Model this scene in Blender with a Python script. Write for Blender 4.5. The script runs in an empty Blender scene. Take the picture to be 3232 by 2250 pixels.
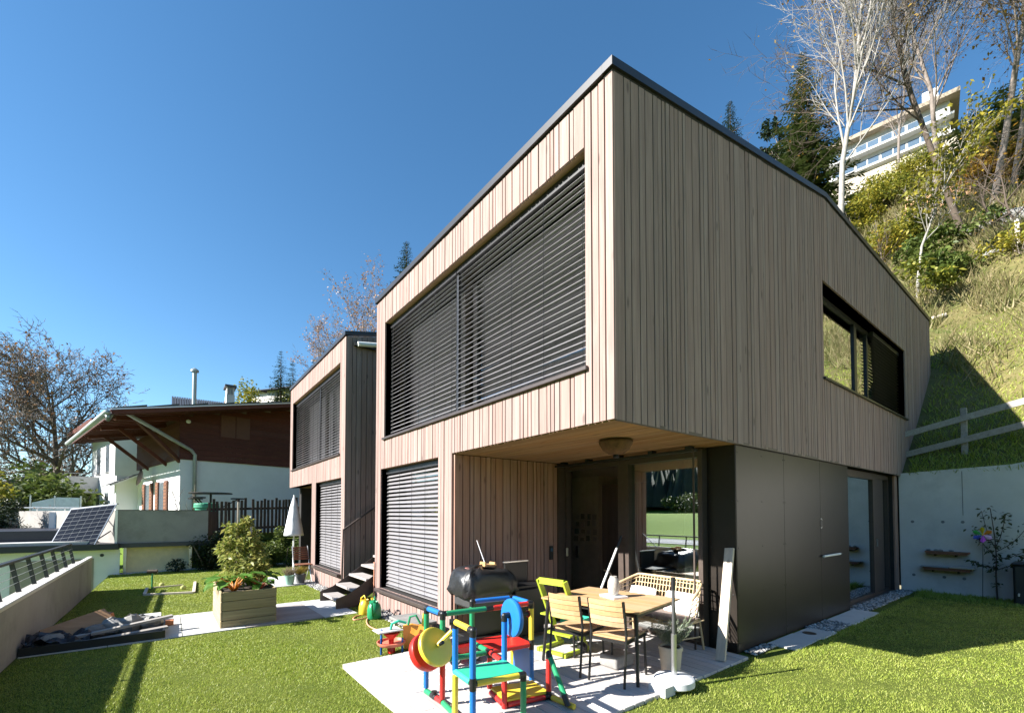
import bpy, math, random
import numpy as np
from mathutils import Vector, Matrix, Quaternion
random.seed(7); rng = np.random.default_rng(7)
S = bpy.context.scene
COL = S.collection
R = math.radians

# ------------------------------------------------------------------ camera
YAW, PITCH, FPX, CX, CY, EYE = 0.915, 0.029, 1409.46, 1616.0, 1580.4, 1.69
cam_data = bpy.data.cameras.new('camera'); cam = bpy.data.objects.new('camera', cam_data); COL.objects.link(cam)
cam.location = (0, 0, EYE); cam.rotation_euler = (math.pi/2 + PITCH, 0, YAW - math.pi/2)
cam_data.sensor_width = 36; cam_data.lens = 36*FPX/3232; cam_data.shift_y = (CY-1125)/3232
cam_data.clip_start = 0.05; cam_data.clip_end = 3000
S.camera = cam
# ------------------------------------------------------------------ sky and sun
SUN_AZ, SUN_EL = R(-18.8), R(32.2)          # the way the light travels, seen from above
trav = Vector((math.cos(SUN_AZ)*math.cos(SUN_EL), math.sin(SUN_AZ)*math.cos(SUN_EL), -math.sin(SUN_EL)))
W = bpy.data.worlds.new('World'); S.world = W; W.use_nodes = True
wn = W.node_tree.nodes; wl = W.node_tree.links; wn.clear()
sky = wn.new('ShaderNodeTexSky'); sky.sky_type = 'NISHITA'; sky.sun_disc = False
sky.sun_elevation = SUN_EL; sky.sun_rotation = math.atan2(-trav.x, -trav.y)
sky.altitude = 900; sky.air_density = 1.0; sky.dust_density = 0.2; sky.ozone_density = 2.2
bg = wn.new('ShaderNodeBackground'); bg.inputs[1].default_value = 0.074
wo = wn.new('ShaderNodeOutputWorld'); hsv = wn.new('ShaderNodeHueSaturation'); hsv.inputs['Saturation'].default_value = 1.2; hsv.inputs['Hue'].default_value = .494; wl.new(sky.outputs[0], hsv.inputs['Color']); wl.new(hsv.outputs[0], bg.inputs[0]); wl.new(bg.outputs[0], wo.inputs[0])
sd = bpy.data.lights.new('sun', 'SUN'); sd.energy = 5.0; sd.angle = R(0.53); sd.color = (1.0, 0.97, 0.915)
sun = bpy.data.objects.new('sun', sd); COL.objects.link(sun); sun.rotation_euler = trav.to_track_quat('-Z', 'Y').to_euler()
sun.location = (-20, 8, 20)
vs = S.view_settings; vs.view_transform = 'Standard'; vs.look = 'None'; vs.gamma = 1; vs.exposure = 1.62; vs.use_curve_mapping = False
S.cycles.use_denoising = True
try: S.cycles.denoiser = 'OPENIMAGEDENOISE'
except Exception: pass
S.cycles.max_bounces = 7; S.cycles.diffuse_bounces = 5; S.cycles.glossy_bounces = 4
S.cycles.transparent_max_bounces = 16; S.cycles.transmission_bounces = 4
S.cycles.caustics_reflective = False; S.cycles.caustics_refractive = False; S.cycles.sample_clamp_indirect = 6

# ------------------------------------------------------------------ surveying: picture point -> place
def ray(u, v):
    r = (u-CX)/FPX; up = -(v-CY)/FPX
    F = math.cos(PITCH)-up*math.sin(PITCH); Z = math.sin(PITCH)+up*math.cos(PITCH)
    return Vector((F*math.cos(YAW)+r*math.sin(YAW), F*math.sin(YAW)-r*math.cos(YAW), Z))
E0 = Vector((0, 0, EYE))
def onz(u, v, z=0.0):
    d = ray(u, v); return E0 + d*((z-EYE)/d.z)
def onx(u, v, x):
    d = ray(u, v); return E0 + d*(x/d.x)
def ony(u, v, y):
    d = ray(u, v); return E0 + d*(y/d.y)
def onp(u, v, p, n):
    d = ray(u, v); return E0 + d*((Vector(p)-E0).dot(n)/d.dot(n))
def atF(u, v, F):                       # a point at forward distance F
    d = ray(u, v); k = d.x*math.cos(YAW)+d.y*math.sin(YAW); return E0 + d*(F/k)
def lawn_z(y): return -0.016*max(0.0, y-3.0)
def onlawn(u, v):
    z = 0.0
    for _ in range(12):
        p = onz(u, v, z); z = lawn_z(p.y)
    return onz(u, v, z)

# ------------------------------------------------------------------ object helpers
ORG = {}
def tag(o, label=None, cat=None, group=None, kind=None):
    if label: o['label'] = label
    if cat: o['category'] = cat
    if group: o['group'] = group
    if kind: o['kind'] = kind
    return o
def thing(name, label, cat, loc=(0, 0, 0), rz=0.0, group=None):
    o = bpy.data.objects.new(name, None); COL.objects.link(o); o.location = loc; o.rotation_euler = (0, 0, rz)
    o.empty_display_size = 0.1
    ORG[o] = Vector(loc) if rz == 0 else Vector((0, 0, 0))
    return tag(o, label, cat, group)
def copy_tree(o, parent=None):
    c = o.copy(); COL.objects.link(c); c.parent = parent
    for ch in list(o.children): copy_tree(ch, c)
    return c
class MB:
    """collects faces, then becomes ONE mesh object"""
    def __init__(s): s.v = []; s.f = []; s.mi = []; s.m = 0
    def add(s, vs, fs):
        b = len(s.v); s.v += [tuple(p) for p in vs]
        for f in fs: s.f.append(tuple(i+b for i in f)); s.mi.append(s.m)
        return s
    def box(s, a, b):
        x0, y0, z0 = a; x1, y1, z1 = b
        return s.add([(x0,y0,z0),(x1,y0,z0),(x1,y1,z0),(x0,y1,z0),(x0,y0,z1),(x1,y0,z1),(x1,y1,z1),(x0,y1,z1)],
                     [(0,3,2,1),(4,5,6,7),(0,1,5,4),(1,2,6,5),(2,3,7,6),(3,0,4,7)])
    def bbox(s, a, b, r=0.01, M=None):
        """box with bevelled edges"""
        x0,y0,z0 = a; x1,y1,z1 = b; r = min(r, (x1-x0)*.45, (y1-y0)*.45, (z1-z0)*.45)
        def ring(z, i): return [(x0+i+r,y0+i,z),(x1-i-r,y0+i,z),(x1-i,y0+i+r,z),(x1-i,y1-i-r,z),(x1-i-r,y1-i,z),(x0+i+r,y1-i,z),(x0+i,y1-i-r,z),(x0+i,y0+i+r,z)]
        vs = ring(z0, r*.8)+ring(z0+r, 0)+ring(z1-r, 0)+ring(z1, r*.8)
        fs = [tuple(reversed(range(8))), tuple(range(24, 32))]
        for k in range(3):
            for i in range(8): fs.append((k*8+i, k*8+(i+1)%8, k*8+8+(i+1)%8, k*8+8+i))
        if M is not None: vs = [M @ Vector(p) for p in vs]
        return s.add(vs, fs)
    def hexa(s, p):  # 8 points: bottom 4 (ccw), top 4
        return s.add(p, [(0,3,2,1),(4,5,6,7),(0,1,5,4),(1,2,6,5),(2,3,7,6),(3,0,4,7)])
    def beam(s, p, q, w, h, up=(0,0,1)):
        p = Vector(p); q = Vector(q); d = (q-p).normalized(); up = Vector(up)
        sd_ = d.cross(up)
        if sd_.length < 1e-4: sd_ = d.cross(Vector((1,0,0)))
        sd_.normalize(); u = sd_.cross(d); a = sd_*w/2; b = u*h/2
        return s.hexa([p-a-b, p+a-b, q+a-b, q-a-b, p-a+b, p+a+b, q+a+b, q-a+b])
    def tube(s, pts, rad, n=8, cap=True):
        pts = [Vector(p) for p in pts]; m = len(pts)
        if not hasattr(rad, '__len__'): rad = [rad]*m
        vs = []; prev = None
        for i, p in enumerate(pts):
            d = (pts[min(i+1, m-1)]-pts[max(i-1, 0)])
            d = d.normalized() if d.length > 1e-9 else Vector((0,0,1))
            if prev is None:
                a = d.cross(Vector((0,0,1)))
                if a.length < 1e-3: a = d.cross(Vector((1,0,0)))
            else: a = prev - d*prev.dot(d)
            if a.length < 1e-6: a = d.orthogonal()
            a.normalize(); prev = a; b = d.cross(a)
            for k in range(n):
                t = 2*math.pi*k/n; vs.append(p+(a*math.cos(t)+b*math.sin(t))*rad[i])
        fs = []
        for i in range(m-1):
            for k in range(n): fs.append((i*n+k, i*n+(k+1)%n, (i+1)*n+(k+1)%n, (i+1)*n+k))
        if cap: fs.append(tuple(reversed(range(n)))); fs.append(tuple(range((m-1)*n, m*n)))
        return s.add(vs, fs)
    def lathe(s, prof, c=(0,0,0), n=24, axis=None):
        """profile [(r,z)...] about the z axis (or another axis) through c"""
        c = Vector(c); q = Vector((0,0,1)).rotation_difference(Vector(axis).normalized()) if axis is not None else None
        vs = []
        for r, z in prof:
            for k in range(n):
                t = 2*math.pi*k/n; p = Vector((r*math.cos(t), r*math.sin(t), z))
                vs.append(c+((q @ p) if q else p))
        fs = []
        for i in range(len(prof)-1):
            for k in range(n): fs.append((i*n+k, i*n+(k+1)%n, (i+1)*n+(k+1)%n, (i+1)*n+k))
        fs.append(tuple(reversed(range(n)))); fs.append(tuple(range((len(prof)-1)*n, len(prof)*n)))
        return s.add(vs, fs)
    def prism(s, poly, vec):
        n = len(poly); vec = Vector(vec); a = [Vector(p) for p in poly]
        return s.add(a+[p+vec for p in a], [tuple(reversed(range(n))), tuple(range(n, 2*n))]+[(i,(i+1)%n,n+(i+1)%n,n+i) for i in range(n)])
    def ball(s, c, r, n=10, m=7, sq=(1,1,1), jit=0):
        c = Vector(c); vs = []; fs = []
        for j in range(m+1):
            ph = math.pi*j/m
            for k in range(n):
                t = 2*math.pi*k/n; k_ = 1+random.uniform(-jit, jit)
                vs.append(c+Vector((math.sin(ph)*math.cos(t)*sq[0], math.sin(ph)*math.sin(t)*sq[1], math.cos(ph)*sq[2]))*r*k_)
        for j in range(m):
            for k in range(n): fs.append((j*n+k, (j+1)*n+k, (j+1)*n+(k+1)%n, j*n+(k+1)%n))
        return s.add(vs, fs)
    def build(s, name, mats, parent=None, smooth=False, local=False):
        me = bpy.data.meshes.new(name)
        o = ORG.get(parent, Vector((0,0,0))) if parent is not None else Vector((0,0,0))
        if local: o = Vector((0,0,0))
        vs = [(p[0]-o.x, p[1]-o.y, p[2]-o.z) for p in s.v]
        me.from_pydata(vs, [], s.f)
        if not isinstance(mats, (list, tuple)): mats = [mats]
        for m in mats: me.materials.append(m)
        if len(mats) > 1: me.polygons.foreach_set('material_index', s.mi)
        if smooth:
            me.polygons.foreach_set('use_smooth', [True]*len(me.polygons))
            if smooth == 'auto':
                try: me.set_sharp_from_angle(angle=R(40))
                except Exception: pass
        me.update()
        ob = bpy.data.objects.new(name, me); COL.objects.link(ob)
        if parent is not None: ob.parent = parent; ORG[ob] = o
        return ob
def big_mesh(name, verts, tris, mat, smooth=False, kind=None):
    me = bpy.data.meshes.new(name); n = len(verts); m = len(tris); k = tris.shape[1]
    me.vertices.add(n); me.vertices.foreach_set('co', np.asarray(verts, np.float32).ravel())
    me.loops.add(m*k); me.loops.foreach_set('vertex_index', np.asarray(tris, np.int32).ravel())
    me.polygons.add(m); me.polygons.foreach_set('loop_start', np.arange(0, m*k, k, dtype=np.int32))
    me.polygons.foreach_set('loop_total', np.full(m, k, np.int32))
    if smooth: me.polygons.foreach_set('use_smooth', np.ones(m, bool))
    me.update(calc_edges=True); me.materials.append(mat)
    ob = bpy.data.objects.new(name, me); COL.objects.link(ob)
    if kind: ob['kind'] = kind
    return ob

# ------------------------------------------------------------------ materials
def nm(name):
    m = bpy.data.materials.new(name); m.use_nodes = True; nt = m.node_tree; nt.nodes.clear()
    out = nt.nodes.new('ShaderNodeOutputMaterial'); b = nt.nodes.new('ShaderNodeBsdfPrincipled')
    nt.links.new(b.outputs[0], out.inputs[0]); return m, nt, b, out
def N(nt, t, **kw):
    n = nt.nodes.new(t)
    for k, v in kw.items(): setattr(n, k, v)
    return n
def ramp(nt, src, stops):
    r = N(nt, 'ShaderNodeValToRGB'); el = r.color_ramp.elements
    while len(el) < len(stops): el.new(0.5)
    for e, (p, c) in zip(el, stops): e.position = p; e.color = (*c, 1) if len(c) == 3 else c
    nt.links.new(src, r.inputs[0]); return r.outputs[0]
def mixc(nt, fac, a, b, mode='MIX'):
    n = N(nt, 'ShaderNodeMix', data_type='RGBA', blend_type=mode)
    for i, val in ((0, fac), (6, a), (7, b)):
        if hasattr(val, 'is_output'): nt.links.new(val, n.inputs[i])
        else: n.inputs[i].default_value = val if not isinstance(val, tuple) else ((*val, 1) if len(val) == 3 else val)
    return n.outputs[2]
def math_(nt, op, a, b=0.0):
    n = N(nt, 'ShaderNodeMath', operation=op)
    for i, val in enumerate((a, b)):
        if hasattr(val, 'is_output'): nt.links.new(val, n.inputs[i])
        else: n.inputs[i].default_value = val
    return n.outputs[0]
def noise(nt, scale, detail=4, rough=.6, vec=None, dist=0):
    n = N(nt, 'ShaderNodeTexNoise'); n.inputs['Scale'].default_value = scale; n.inputs['Detail'].default_value = detail
    n.inputs['Roughness'].default_value = rough; n.inputs['Distortion'].default_value = dist
    if vec is not None: nt.links.new(vec, n.inputs['Vector'])
    return n.outputs[0]
def coords(nt, scale=(1,1,1), rnd=True):
    tc = N(nt, 'ShaderNodeTexCoord'); v = tc.outputs['Object']
    if rnd:
        oi = N(nt, 'ShaderNodeObjectInfo'); c = N(nt, 'ShaderNodeVectorMath', operation='SCALE')
        cb = N(nt, 'ShaderNodeCombineXYZ')
        for i, k in enumerate((37.0, 61.0, 83.0)): nt.links.new(math_(nt, 'MULTIPLY', oi.outputs['Random'], k), cb.inputs[i])
        ad = N(nt, 'ShaderNodeVectorMath', operation='ADD'); nt.links.new(v, ad.inputs[0]); nt.links.new(cb.outputs[0], ad.inputs[1]); v = ad.outputs[0]
    mp = N(nt, 'ShaderNodeMapping'); mp.inputs['Scale'].default_value = scale; nt.links.new(v, mp.inputs[0])
    return mp.outputs[0]
def bump(nt, b, h, strength=.3, dist=.01):
    n = N(nt, 'ShaderNodeBump'); n.inputs['Strength'].default_value = strength; n.inputs['Distance'].default_value = dist
    nt.links.new(h, n.inputs['Height']); nt.links.new(n.outputs[0], b.inputs['Normal'])
def mulc(c, k): return tuple(min(1, x*k) for x in c)
def simple(name, col, rough=.6, metal=0.0, var=.12, scale=6, bmp=.0, bscale=60, rnd=.08, spec=.5, dirt=None):
    m, nt, b, o = nm(name); v = coords(nt)
    c = ramp(nt, noise(nt, scale, 5, .65, v), [(.3, mulc(col, 1-var)), (.7, mulc(col, 1+var))])
    if rnd:
        oi = N(nt, 'ShaderNodeObjectInfo'); k = N(nt, 'ShaderNodeMapRange'); k.inputs[3].default_value = 1-rnd; k.inputs[4].default_value = 1+rnd
        nt.links.new(oi.outputs['Random'], k.inputs[0]); hs = N(nt, 'ShaderNodeHueSaturation'); nt.links.new(k.outputs[0], hs.inputs['Value']); nt.links.new(c, hs.inputs['Color']); c = hs.outputs[0]
    if dirt:
        c = mixc(nt, ramp(nt, noise(nt, dirt[1], 6, .7, v), [(.5, (0,0,0)), (.72, (1,1,1))]), c, dirt[0])
    nt.links.new(c, b.inputs['Base Color']); b.inputs['Roughness'].default_value = rough; b.inputs['Metallic'].default_value = metal
    b.inputs['Specular IOR Level'].default_value = spec
    if bmp: bump(nt, b, noise(nt, bscale, 4, .6, v), bmp, .004)
    return m
def wood(name, dark, light, axis='z', rnd=.18, rough=.75, knots=True, grey=None):
    m, nt, b, o = nm(name)
    sc = {'x': (1.2, 26, 26), 'y': (26, 1.2, 26), 'z': (26, 26, 1.2)}[axis]
    v = coords(nt, sc); g = noise(nt, 1.0, 6, .62, v, .8)
    c = ramp(nt, g, [(.28, dark), (.72, light)])
    v2 = coords(nt, tuple(k*.16 for k in sc)); bl = noise(nt, 1.6, 3, .6, v2)
    c = mixc(nt, ramp(nt, bl, [(.35, (0,0,0)), (.75, (.55,.55,.55))]), c, mulc(dark, .9) if grey is None else grey)
    if knots:
        ks = {'x': (3, 10, 10), 'y': (10, 3, 10), 'z': (10, 10, 3)}[axis]
        vo = N(nt, 'ShaderNodeTexVoronoi'); vo.inputs['Scale'].default_value = .55; nt.links.new(coords(nt, ks), vo.inputs[0])
        c = mixc(nt, ramp(nt, vo.outputs['Distance'], [(.05, (.75,.75,.75)), (.13, (0,0,0))]), c, mulc(dark, .5))
    oi = N(nt, 'ShaderNodeObjectInfo'); k = N(nt, 'ShaderNodeMapRange'); k.inputs[3].default_value = 1-rnd; k.inputs[4].default_value = 1+rnd
    nt.links.new(oi.outputs['Random'], k.inputs[0]); hs = N(nt, 'ShaderNodeHueSaturation'); nt.links.new(k.outputs[0], hs.inputs['Value'])
    fr = math_(nt, 'FRACT', math_(nt, 'MULTIPLY', oi.outputs['Random'], 17.3)); k2 = N(nt, 'ShaderNodeMapRange'); k2.inputs[3].default_value = .92; k2.inputs[4].default_value = 1.08
    nt.links.new(fr, k2.inputs[0]); nt.links.new(k2.outputs[0], hs.inputs['Saturation'])
    nt.links.new(c, hs.inputs['Color']); nt.links.new(hs.outputs[0], b.inputs['Base Color'])
    b.inputs['Roughness'].default_value = rough; b.inputs['Specular IOR Level'].default_value = .25
    bump(nt, b, g, .35, .003); return m
def leafm(name, cols, trans=.35, rough=.5):
    """foliage: one colour for each leaf, light passing through"""
    m, nt, b, o = nm(name); ge = N(nt, 'ShaderNodeNewGeometry')
    n = len(cols); c = ramp(nt, ge.outputs['Random Per Island'], [(i/(n-1), cc) for i, cc in enumerate(cols)])
    big = noise(nt, .6, 2, .5, coords(nt, rnd=False)); c = mixc(nt, ramp(nt, big, [(.3, (0,0,0)), (.8, (.5,.5,.5))]), c, mulc(cols[-1], .9))
    nt.links.new(c, b.inputs['Base Color']); b.inputs['Roughness'].default_value = rough; b.inputs['Specular IOR Level'].default_value = .3
    tr = N(nt, 'ShaderNodeBsdfTranslucent'); nt.links.new(c, tr.inputs[0]); mx = N(nt, 'ShaderNodeMixShader'); mx.inputs[0].default_value = trans
    nt.links.new(b.outputs[0], mx.inputs[1]); nt.links.new(tr.outputs[0], mx.inputs[2]); nt.links.new(mx.outputs[0], o.inputs[0]); return m
def glassm(name, refl=.3, tint=(.8,.85,.82)):
    m, nt, b, o = nm(name); nt.nodes.remove(b)
    lw = N(nt, 'ShaderNodeLayerWeight'); lw.inputs[0].default_value = .35
    mr = N(nt, 'ShaderNodeMapRange'); mr.inputs[3].default_value = refl; mr.inputs[4].default_value = 1.0; nt.links.new(lw.outputs['Facing'], mr.inputs[0]); mr.inputs[1].default_value = .25
    g = N(nt, 'ShaderNodeBsdfGlossy'); g.inputs['Roughness'].default_value = 0.003; g.inputs[0].default_value = (.92,.95,.97,1)
    t = N(nt, 'ShaderNodeBsdfTransparent'); t.inputs[0].default_value = (*tint, 1)
    mx = N(nt, 'ShaderNodeMixShader'); nt.links.new(mr.outputs[0], mx.inputs[0]); nt.links.new(t.outputs[0], mx.inputs[1]); nt.links.new(g.outputs[0], mx.inputs[2]); nt.links.new(mx.outputs[0], o.inputs[0])
    return m
M = {}
M['clad'] = wood('weathered_larch', (.238,.159,.138), (.382,.276,.243), 'z', .06)
M['clad_y'] = wood('weathered_larch_soffit', (.26,.15,.085), (.42,.26,.155), 'y', .12)
M['niche'] = wood('sheltered_larch', (.27,.150,.112), (.45,.28,.22), 'z', .10)
M['backing'] = simple('dark_backing', (.02,.017,.015), .9, var=.2)
M['metal_dark'] = simple('dark_sheet_metal', (.035,.034,.036), .38, .3, .1, 5, rnd=0)
M['frame_brown'] = simple('dark_brown_frame', (.06,.042,.033), .5, 0, .15, 14)
M['panel'] = simple('bronze_black_panel', (.023,.0185,.015), .36, 0, .15, 3, rnd=.05, bmp=.04, bscale=30, spec=.25)
M['slat'] = simple('grey_blind_slat', (.30,.285,.29), .36, .35, .04, 5, rnd=.04)
M['sill'] = simple('brown_metal_sill', (.075,.058,.052), .4, .2, .12, 8)
M['glass'] = glassm('window_glass', .42)
M['glass_dark'] = glassm('dark_window_glass', .22, (.35,.38,.38))
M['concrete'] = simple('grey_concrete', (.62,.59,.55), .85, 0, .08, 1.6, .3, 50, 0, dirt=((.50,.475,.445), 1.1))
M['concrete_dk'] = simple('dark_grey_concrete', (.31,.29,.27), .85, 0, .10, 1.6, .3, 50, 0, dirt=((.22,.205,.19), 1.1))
M['concrete_lt'] = simple('pale_concrete', (.52,.51,.49), .85, 0, .08, 2, .25, 60, .04, dirt=((.42,.41,.40), 2.0))
M['black'] = simple('black_plastic', (.012,.012,.013), .42, 0, .1)
M['black_metal'] = simple('black_painted_metal', (.02,.019,.018), .4, .2, .1)
M['steel'] = simple('brushed_steel', (.55,.55,.56), .3, .9, .05)
M['white'] = simple('white_paint', (.78,.78,.76), .6, 0, .05, 4)
M['deck'] = wood('sun_bleached_deck', (.40,.365,.34), (.60,.56,.53), 'y', .13)
M['path_wood'] = wood('path_planks', (.30,.265,.245), (.44,.40,.375), 'x', .10)
M['teak'] = wood('orange_teak', (.42,.25,.12), (.58,.37,.20), 'y', .08, .5, False)
M['teak_x'] = wood('orange_teak_chair', (.44,.27,.13), (.60,.39,.215), 'y', .08, .5, False)
M['planter'] = wood('impregnated_pine_planks', (.25,.19,.105), (.42,.34,.20), 'x', .14)
M['planter_y'] = wood('impregnated_pine_side', (.28,.215,.125), (.46,.37,.225), 'y', .12)
M['old_wood'] = wood('grey_old_timber', (.24,.215,.19), (.42,.385,.35), 'x', .12)
M['pale_board'] = wood('pale_sawn_board', (.52,.43,.34), (.68,.59,.49), 'z', .08)
M['rattan'] = simple('pale_rattan', (.58,.42,.24), .55, 0, .12, 20)
M['red'] = simple('red_plastic', (.55,.025,.02), .32, 0, .06, 9, rnd=.05)
M['green'] = simple('green_plastic', (.02,.24,.10), .32, 0, .06, 9, rnd=.05)
M['blue'] = simple('blue_plastic', (.015,.14,.45), .32, 0, .06, 9, rnd=.05)
M['yellow'] = simple('yellow_plastic', (.72,.53,.05), .34, 0, .06, 9, rnd=.05)
M['mint'] = simple('mint_fabric_panel', (.03,.42,.25), .5, 0, .05, 9)
M['orange'] = simple('orange_plastic', (.75,.30,.04), .4, 0, .06, 9)
M['lime'] = simple('lime_painted_wood', (.33,.40,.03), .5, 0, .08, 9)
M['soil'] = simple('dark_soil', (.05,.034,.022), .95, 0, .4, 30, .6, 60)
M['stone'] = simple('grey_stone', (.23,.22,.205), .85, 0, .22, 9, .4, 40, .2)
M['bark'] = simple('brown_bark', (.085,.062,.045), .9, 0, .3, 9, .6, 40)
M['bark_pale'] = simple('pale_bark', (.30,.275,.245), .8, 0, .28, 7, .4, 30)
M['bark_grey'] = simple('grey_bark', (.20,.165,.14), .9, 0, .3, 7, .5, 30)
M['render_white'] = simple('white_render', (.80,.79,.78), .85, 0, .04, 2, .15, 60, 0)
M['chalet_wood'] = wood('dark_red_brown_boards', (.075,.021,.014), (.135,.042,.028), 'x', .12, .6)
M['roof_dark'] = simple('dark_roof_sheet', (.06,.062,.066), .5, .1, .15, 4)
M['terracotta'] = simple('terracotta', (.45,.17,.07), .8, 0, .12, 9)
# ------------------------------------------------------------------ ground, meadow, hillside
def groundm(name, cols, scale, bmp=.6, bs=30, big=.15):
    m, nt, b, o = nm(name); v = coords(nt, rnd=False); n = len(cols)
    c = ramp(nt, noise(nt, scale, 8, .7, v, .4), [(.25+.5*i/(n-1), cc) for i, cc in enumerate(cols)])
    c2 = ramp(nt, noise(nt, big, 4, .6, v), [(.35, mulc(cols[0], .9)), (.68, mulc(cols[-1], 1.05))])
    c = mixc(nt, .45, c, c2); nt.links.new(c, b.inputs['Base Color']); b.inputs['Roughness'].default_value = .95; b.inputs['Specular IOR Level'].default_value = .1
    bump(nt, b, noise(nt, bs, 4, .7, v), bmp, .03); return m
M['lawn'] = groundm('lawn_soil_and_turf', [(.05,.075,.012), (.10,.135,.022), (.17,.18,.04)], 14, .7, 60, .5)
M['meadow'] = groundm('valley_meadow', [(.10,.17,.018), (.15,.24,.028), (.20,.28,.045)], .5, .3, 6, .03)
M['hill'] = groundm('dry_hill_grass', [(.03,.04,.012), (.08,.095,.022), (.15,.125,.05), (.07,.10,.02), (.18,.15,.07)], 1.1, .9, 5, .3)
M['blade'] = leafm('grass_blades', [(.14,.215,.018), (.25,.34,.034), (.34,.42,.055), (.48,.48,.14)], .3, .45)
M['hill_blade'] = leafm('hill_grass_blades', [(.07,.10,.02), (.18,.18,.06), (.38,.30,.17), (.14,.17,.035), (.28,.22,.11)], .3, .6)

def hill_foot(y): return 13.1 - max(0.0, min(y, 190.0)-18.0)*0.21
def hill_h(x, y):
    d = x-hill_foot(y)
    if d <= 0: return 0.7 if y > 18 else 2.55
    k = min(1, max(0, (y-14)/12.0)); base = 2.55*(1-k)+.7*k
    steep = .95*(1-k)+.55*k
    z = base + (steep*min(d, 4.0)) + .70*max(0.0, min(d, 60.0)-4.0) + .10*max(0, d-62.0)
    w = min(1, d/6.0)
    return z + w*(.45*math.sin(x*.31+y*.17)+.35*math.sin(y*.43-x*.22+1.3)+.18*math.sin(x*1.1+y*.9))
def smooth(a, b, t):
    t = min(1, max(0, (t-a)/(b-a))); return t*t*(3-2*t)
def meadow_h(x, y):
    z = -2.4 + 4.2*smooth(-14, -80, x) if x < -14 else -2.4
    ridge = smooth(-95, -330, x)*smooth(330, 40, y)*(78+10*math.sin(y*.021)+6*math.sin(y*.057+1))
    return z + ridge + .12*math.sin(x*.2)*math.sin(y*.17)*smooth(-16, -40, x)
def grid(name, xs, ys, fn, mat, kind='structure', smooth_=True, warp=None):
    v = np.array([(x, y, fn(x, y)) for y in ys for x in xs]) if warp is None else np.array([(*warp(x, y), fn(*warp(x, y))) for y in ys for x in xs])
    nx = len(xs); q = np.array([(j*nx+i, j*nx+i+1, (j+1)*nx+i+1, (j+1)*nx+i) for j in range(len(ys)-1) for i in range(nx-1)])
    return big_mesh(name, v, q, mat, smooth_, kind)
grid('meadow', list(np.linspace(-460, -60, 40))+list(np.linspace(-55, -1.7, 30))+list(np.linspace(2, 13, 5)),
     list(np.linspace(-320, -20, 20))+list(np.linspace(-15, 90, 50))+list(np.linspace(100, 420, 20)), meadow_h, M['meadow'])
ds = list(np.linspace(0, 8, 24))+list(np.linspace(8.8, 40, 44))+list(np.linspace(42, 130, 30))
hy = list(np.linspace(-90, -12, 28))+list(np.linspace(-11, 22, 60))+list(np.linspace(24, 230, 50))
grid('hillside', ds, hy, hill_h, M['hill'], warp=lambda d, y: (hill_foot(y)+d+.02, y))
grid('lawn', list(np.linspace(-1.46, 13.1, 46)), list(np.linspace(-14, 2.9, 40))+list(np.linspace(3.2, 19.35, 50)),
     lambda x, y: lawn_z(y)+.006*math.sin(x*3.1+y*2.3)-.004, M['lawn'])
grid('terrace_ground', list(np.linspace(-1.3, 40, 20)), [19.42, 22, 30, 45, 70, 100], lambda x, y: .72 if x < hill_foot(y)+.5 else .2, M['lawn'], smooth_=False)

XF, Y0, YL, ZS, ZT, ZR, XR, XE = 3.184, 2.615, 8.505, 2.554, 5.79, 6.95, 8.62, 16.5
XB, YB = 5.5, 2.652
# grass blades: one mass nobody could count
def blades(name, P, h, w, mat, lean=.5, kind='stuff'):
    n = len(P); a = rng.uniform(0, 2*np.pi, n); hh = h*rng.uniform(.55, 1.25, n); ww = w*rng.uniform(.7, 1.3, n)
    la = rng.uniform(0, 2*np.pi, n); ll = hh*lean*rng.uniform(.1, 1.3, n)
    dx, dy = np.cos(a)*ww/2, np.sin(a)*ww/2
    V = np.empty((n, 3, 3)); V[:,0] = P; V[:,1] = P; V[:,2] = P
    V[:,0,0] -= dx; V[:,0,1] -= dy; V[:,1,0] += dx; V[:,1,1] += dy
    V[:,2,0] += np.cos(la)*ll; V[:,2,1] += np.sin(la)*ll; V[:,2,2] += hh
    return big_mesh(name, V.reshape(-1, 3), np.arange(n*3).reshape(-1, 3), mat, False, kind)
def lawn_points(n, box, power=1.1):
    out = []; tot = 0
    while tot < n:
        p = np.stack([rng.uniform(box[0], box[1], 400000), rng.uniform(box[2], box[3], 400000)], 1)
        d = np.hypot(p[:,0], p[:,1]); keep = rng.random(len(p)) < np.clip((3.2/np.maximum(d, 1.0))**power, 0, 1)
        p = p[keep]; x, y = p[:,0], p[:,1]
        bad = (x > 1.62) & (x < 5.6) & (y > 2.48) & (y < 5.10)                         # deck
        bad |= (x > -1.5) & (x < 2.75) & (y > 7.98) & (y < 9.98)                         # path
        bad |= (x > XF-.30) & (y > Y0-.0) & (y < 18.0)                                   # houses and pebbles
        bad |= (x > 5.45) & (y > 2.27)                                                  # slabs
        bad |= (x > 2.15) & (y > 12.5) & (y < 15.0) & (x < 3.4)
        p = p[~bad]; out.append(p); tot += len(p)
    p = np.concatenate(out)[:n]; z = np.where(p[:,1] > 3, -.016*(p[:,1]-3), 0.0)-.004
    return np.column_stack([p, z])
PL = np.concatenate([lawn_points(360000, (-1.43, 3.15, 2.4, 19.3), 1.0), lawn_points(300000, (2.2, 13.05, -5.5, 2.6), 1.0)])
dl = np.hypot(PL[:,0], PL[:,1])
tuft = 1+.35*np.sin(PL[:,0]*9.1+2*np.sin(PL[:,1]*5.3))*np.sin(PL[:,1]*8.3)
wild = np.where((PL[:,0] > 12.2) & (PL[:,1] < 2.6), 3.4, 1.0)*np.where(PL[:,1] > 18.6, 2.2, 1.0)
edge = 1+.8*((PL[:,0] > 5.4) & (PL[:,1] > 2.12))
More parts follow.
